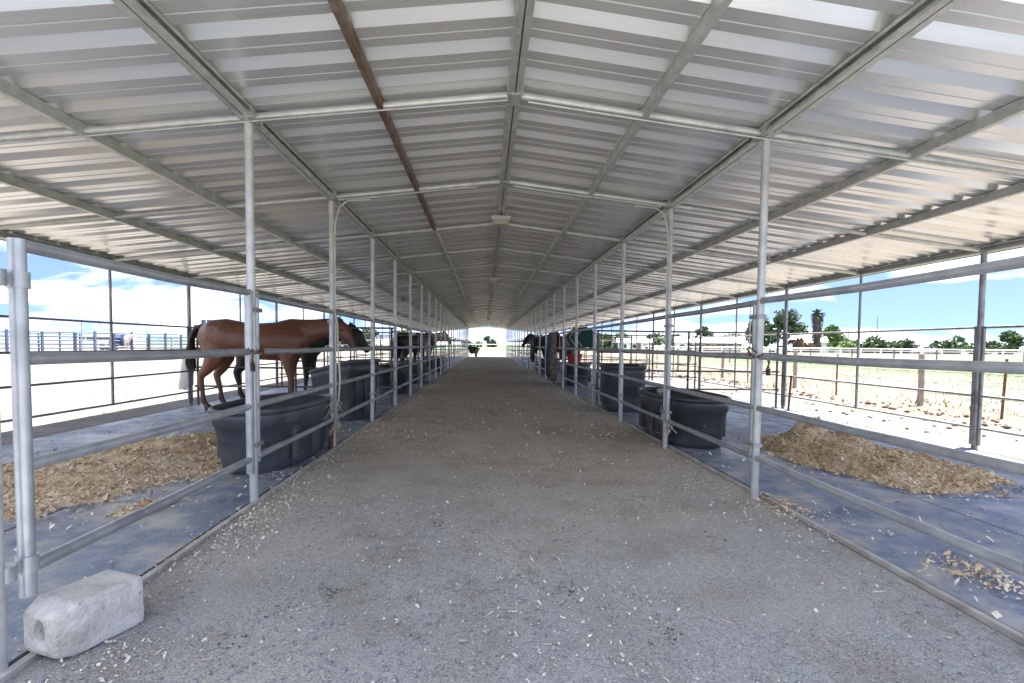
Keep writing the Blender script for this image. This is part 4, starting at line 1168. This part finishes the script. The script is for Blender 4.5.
house((53, 117, 0), R(-18), 9.5, 6, 2.3, 1.3, M['roof_brown'], M['roof_pale'], 'long low house with a white roof right of the middle', 4)
house((107, 134, 0), R(-38), 13, 8, 2.6, 1.3, M['cream_wall'], M['roof_pale'], 'white roofed house on the far right horizon', 4)
house((91, 136, 0), R(-35), 14, 8, 2.8, 1.2, M['white_paint'], M['roof_pale'], 'pale house behind the light green bush', 4)
house((34, 118, 0), R(-12), 7, 5, 2.2, .9, M['white_paint'], M['roof_pale'], 'small white outbuilding seen between right stall rails', 3)
house((46.5, 119, 0), R(-15), 4.5, 5, 2.4, 1.2, M['white_paint'], M['roof_pale'], 'little white shed left of the long low house', 2)

def truck(loc, rz, label, m):
    e = empty('parked_truck', loc, rz, label=label, cat='truck')
    MB().prism([(-2.6, .5), (-2.6, 1.05), (-1.0, 1.1), (-.75, 1.05), (-.6, 1.1), (.9, 1.15), (1.1, 1.1), (2.35, 1.0), (2.55, .85), (2.55, .5)], -.9, .9).build('body', m, e)
    MB().prism([(-.62, 1.1), (-.5, 1.8), (.65, 1.82), (1.25, 1.12)], -.8, .8).build('cab', m, e)
    for s in (-1, 1):
        MB().prism([(-.45, 1.18), (-.38, 1.7), (.58, 1.72), (1.02, 1.18)], s * .805 - .01, s * .805 + .01).build('side_window', M['dark_glass'], e)
    for x in (-1.6, 1.6):
        for s in (-1, 1):
            MB().cyl((x, s * .92, .38), (x, s * .68, .38), .38, 16).build('wheel', M['tyre'], e)
    for s in (-1, 1): MB().box((2.56, s * .65, .85), (.04, .3, .16)).build('headlight', M['lamp'], e)
    return e
truck((66.5, 115, 0), R(170), 'white pickup truck parked under the dark trees on the right', M['white_paint'])
truck((98.5, 112, 0), R(160), 'pale pickup truck parked along the white fence on the far right', M['roof_pale'])

def pole(loc, h, label, lights=0, arm=0):
    e = empty('utility_pole' if not lights else 'floodlight_pole', loc, label=label, cat='pole')
    MB().path([(0, 0, 0), (0, 0, h)], [.14, .10], 8).build('pole_shaft', M['wood'] if not lights else M['dark_pipe'], e)
    if arm: MB().box((0, 0, h - .4), (arm, .1, .1)).build('cross_arm', M['wood'], e)
    for i in range(lights):
        MB().box((-.35 + .7 * i, -.1, h + .15), (.5, .3, .75), rz=.3 * i).build('floodlight', M['blue_pipe'], e)
        MB().box((-.35 + .7 * i, 0, h - .35), (.06, .06, .4)).build('bracket', M['dark_pipe'], e)
pole((101, 130, 0), 9.5, 'thin tall utility pole on the far right horizon')
pole((92, 128, 0), 6.0, 'short utility pole behind the light green tree', arm=1.2)
pole((58, 112, 0), 10.5, 'slender pole right of the long low house')
pole((-38, 73.3, 0), 3.7, 'pole with two boxy floodlights behind the bay horse', lights=2)
def hoop(loc, rz, h, label):
    tag(MB().path([(0, 0, 0), (0, 0, h * .72), (.25, 0, h * .88), (.7, 0, h), (1.05, 0, h * .95), (1.3, 0, h * .8), (1.45, 0, h * .62)], .035, 6).build('curved_pole', M['grey_pipe']), label, 'pole')
    o = bpy.context.scene.collection.objects[-1]; o.location = loc; o.rotation_euler = (0, 0, rz)
hoop((-38.6, 52.0, 0), R(30), 4.1, 'thin curved pole above the left corral, nearer of two')
hoop((-38.2, 61.0, 0), R(30), 4.0, 'thin curved pole above the left corral, farther of two')

# ------------------------------------------------------------------ corrals on the left
def corral_panel(L, h, rails, m, np_, name, lab, loc, rz, rp=.05, rr=.035, grp=None):
    e = empty(name, loc, rz, label=lab, cat='fence panel', group=grp)
    for i in range(np_):
        MB().cyl((L * i / (np_ - 1), 0, 0), (L * i / (np_ - 1), 0, h * random.uniform(.97, 1.06)), rp, 6).build('fence_post', m, e)
    r = MB()
    for z in rails: MB().cyl((0, 0, z), (L, 0, z), rr, 6).build('rail', m, e)
    return e
corral_panel(12, 2.0, (.5, .85, 1.2, 1.55, 1.95), M['blue_pipe'], 6, 'corral_fence', 'tall blue grey corral fence at far left', (-45, 41, 0), R(58), .12, .065)
corral_panel(9, 2.0, (.5, .85, 1.2, 1.55, 1.95), M['blue_pipe'], 7, 'corral_fence', 'blue grey corral fence with paired posts left of the pale horse', (-38.6, 51.2, 0), R(50), .13, .065)
corral_panel(14, 1.75, (.5, .9, 1.3, 1.7), M['green_paint'], 7, 'corral_fence', 'green pipe fence right of the pale horse', (-37.6, 60.0, 0), R(42), .07, .11)
corral_panel(16, 1.7, (.5, .9, 1.3, 1.7), M['blue_pipe'], 8, 'corral_fence', 'dark blue corral fence running behind the bay horse', (-36, 66.0, 0), R(25), .07, .05)
corral_panel(13, 1.9, (.5, .85, 1.2, 1.55, 1.85), M['blue_pipe'], 9, 'corral_fence', 'second dark corral fence close behind the tall blue grey one', (-48.5, 44.5, 0), R(56), .09, .06)
corral_panel(30, 1.6, (.5, 1.05, 1.6), M['white_paint'], 10, 'corral_fence', 'pale pipe fence behind the left corrals', (-62, 62, 0), R(28), .06, .05)
corral_panel(20, 1.6, (.5, 1.05, 1.6), M['grey_pipe'], 8, 'corral_fence', 'grey pipe fence beyond the far left stalls', (-24, 62, 0), R(8), .05, .04)
def trailer(loc, rz, label):
    e = empty('stock_trailer', loc, rz, label=label, cat='trailer')
    MB().box((0, 0, 1.35), (5.5, 2.1, 1.7)).build('body', M['white_paint'], e)
    MB().box((0, -1.06, 1.55), (4.9, .03, .35)).build('vent_band', M['dark_glass'], e)
    MB().box((0, 0, .44), (5.3, 1.9, .12)).build('chassis', M['dark_pipe'], e)
    for x in (-.45, .45):
        for s in (-1, 1): MB().cyl((x, s * 1.12, .36), (x, s * .9, .36), .36, 14).build('wheel', M['tyre'], e)
    MB().path([(2.7, 0, .45), (3.8, 0, .5)], .06, 6).build('hitch', M['dark_pipe'], e)
trailer((-57, 56, 0), R(30), 'white stock trailer parked behind the left corral')
trailer((-50, 72, 0), R(20), 'white stock trailer parked behind the green fence')
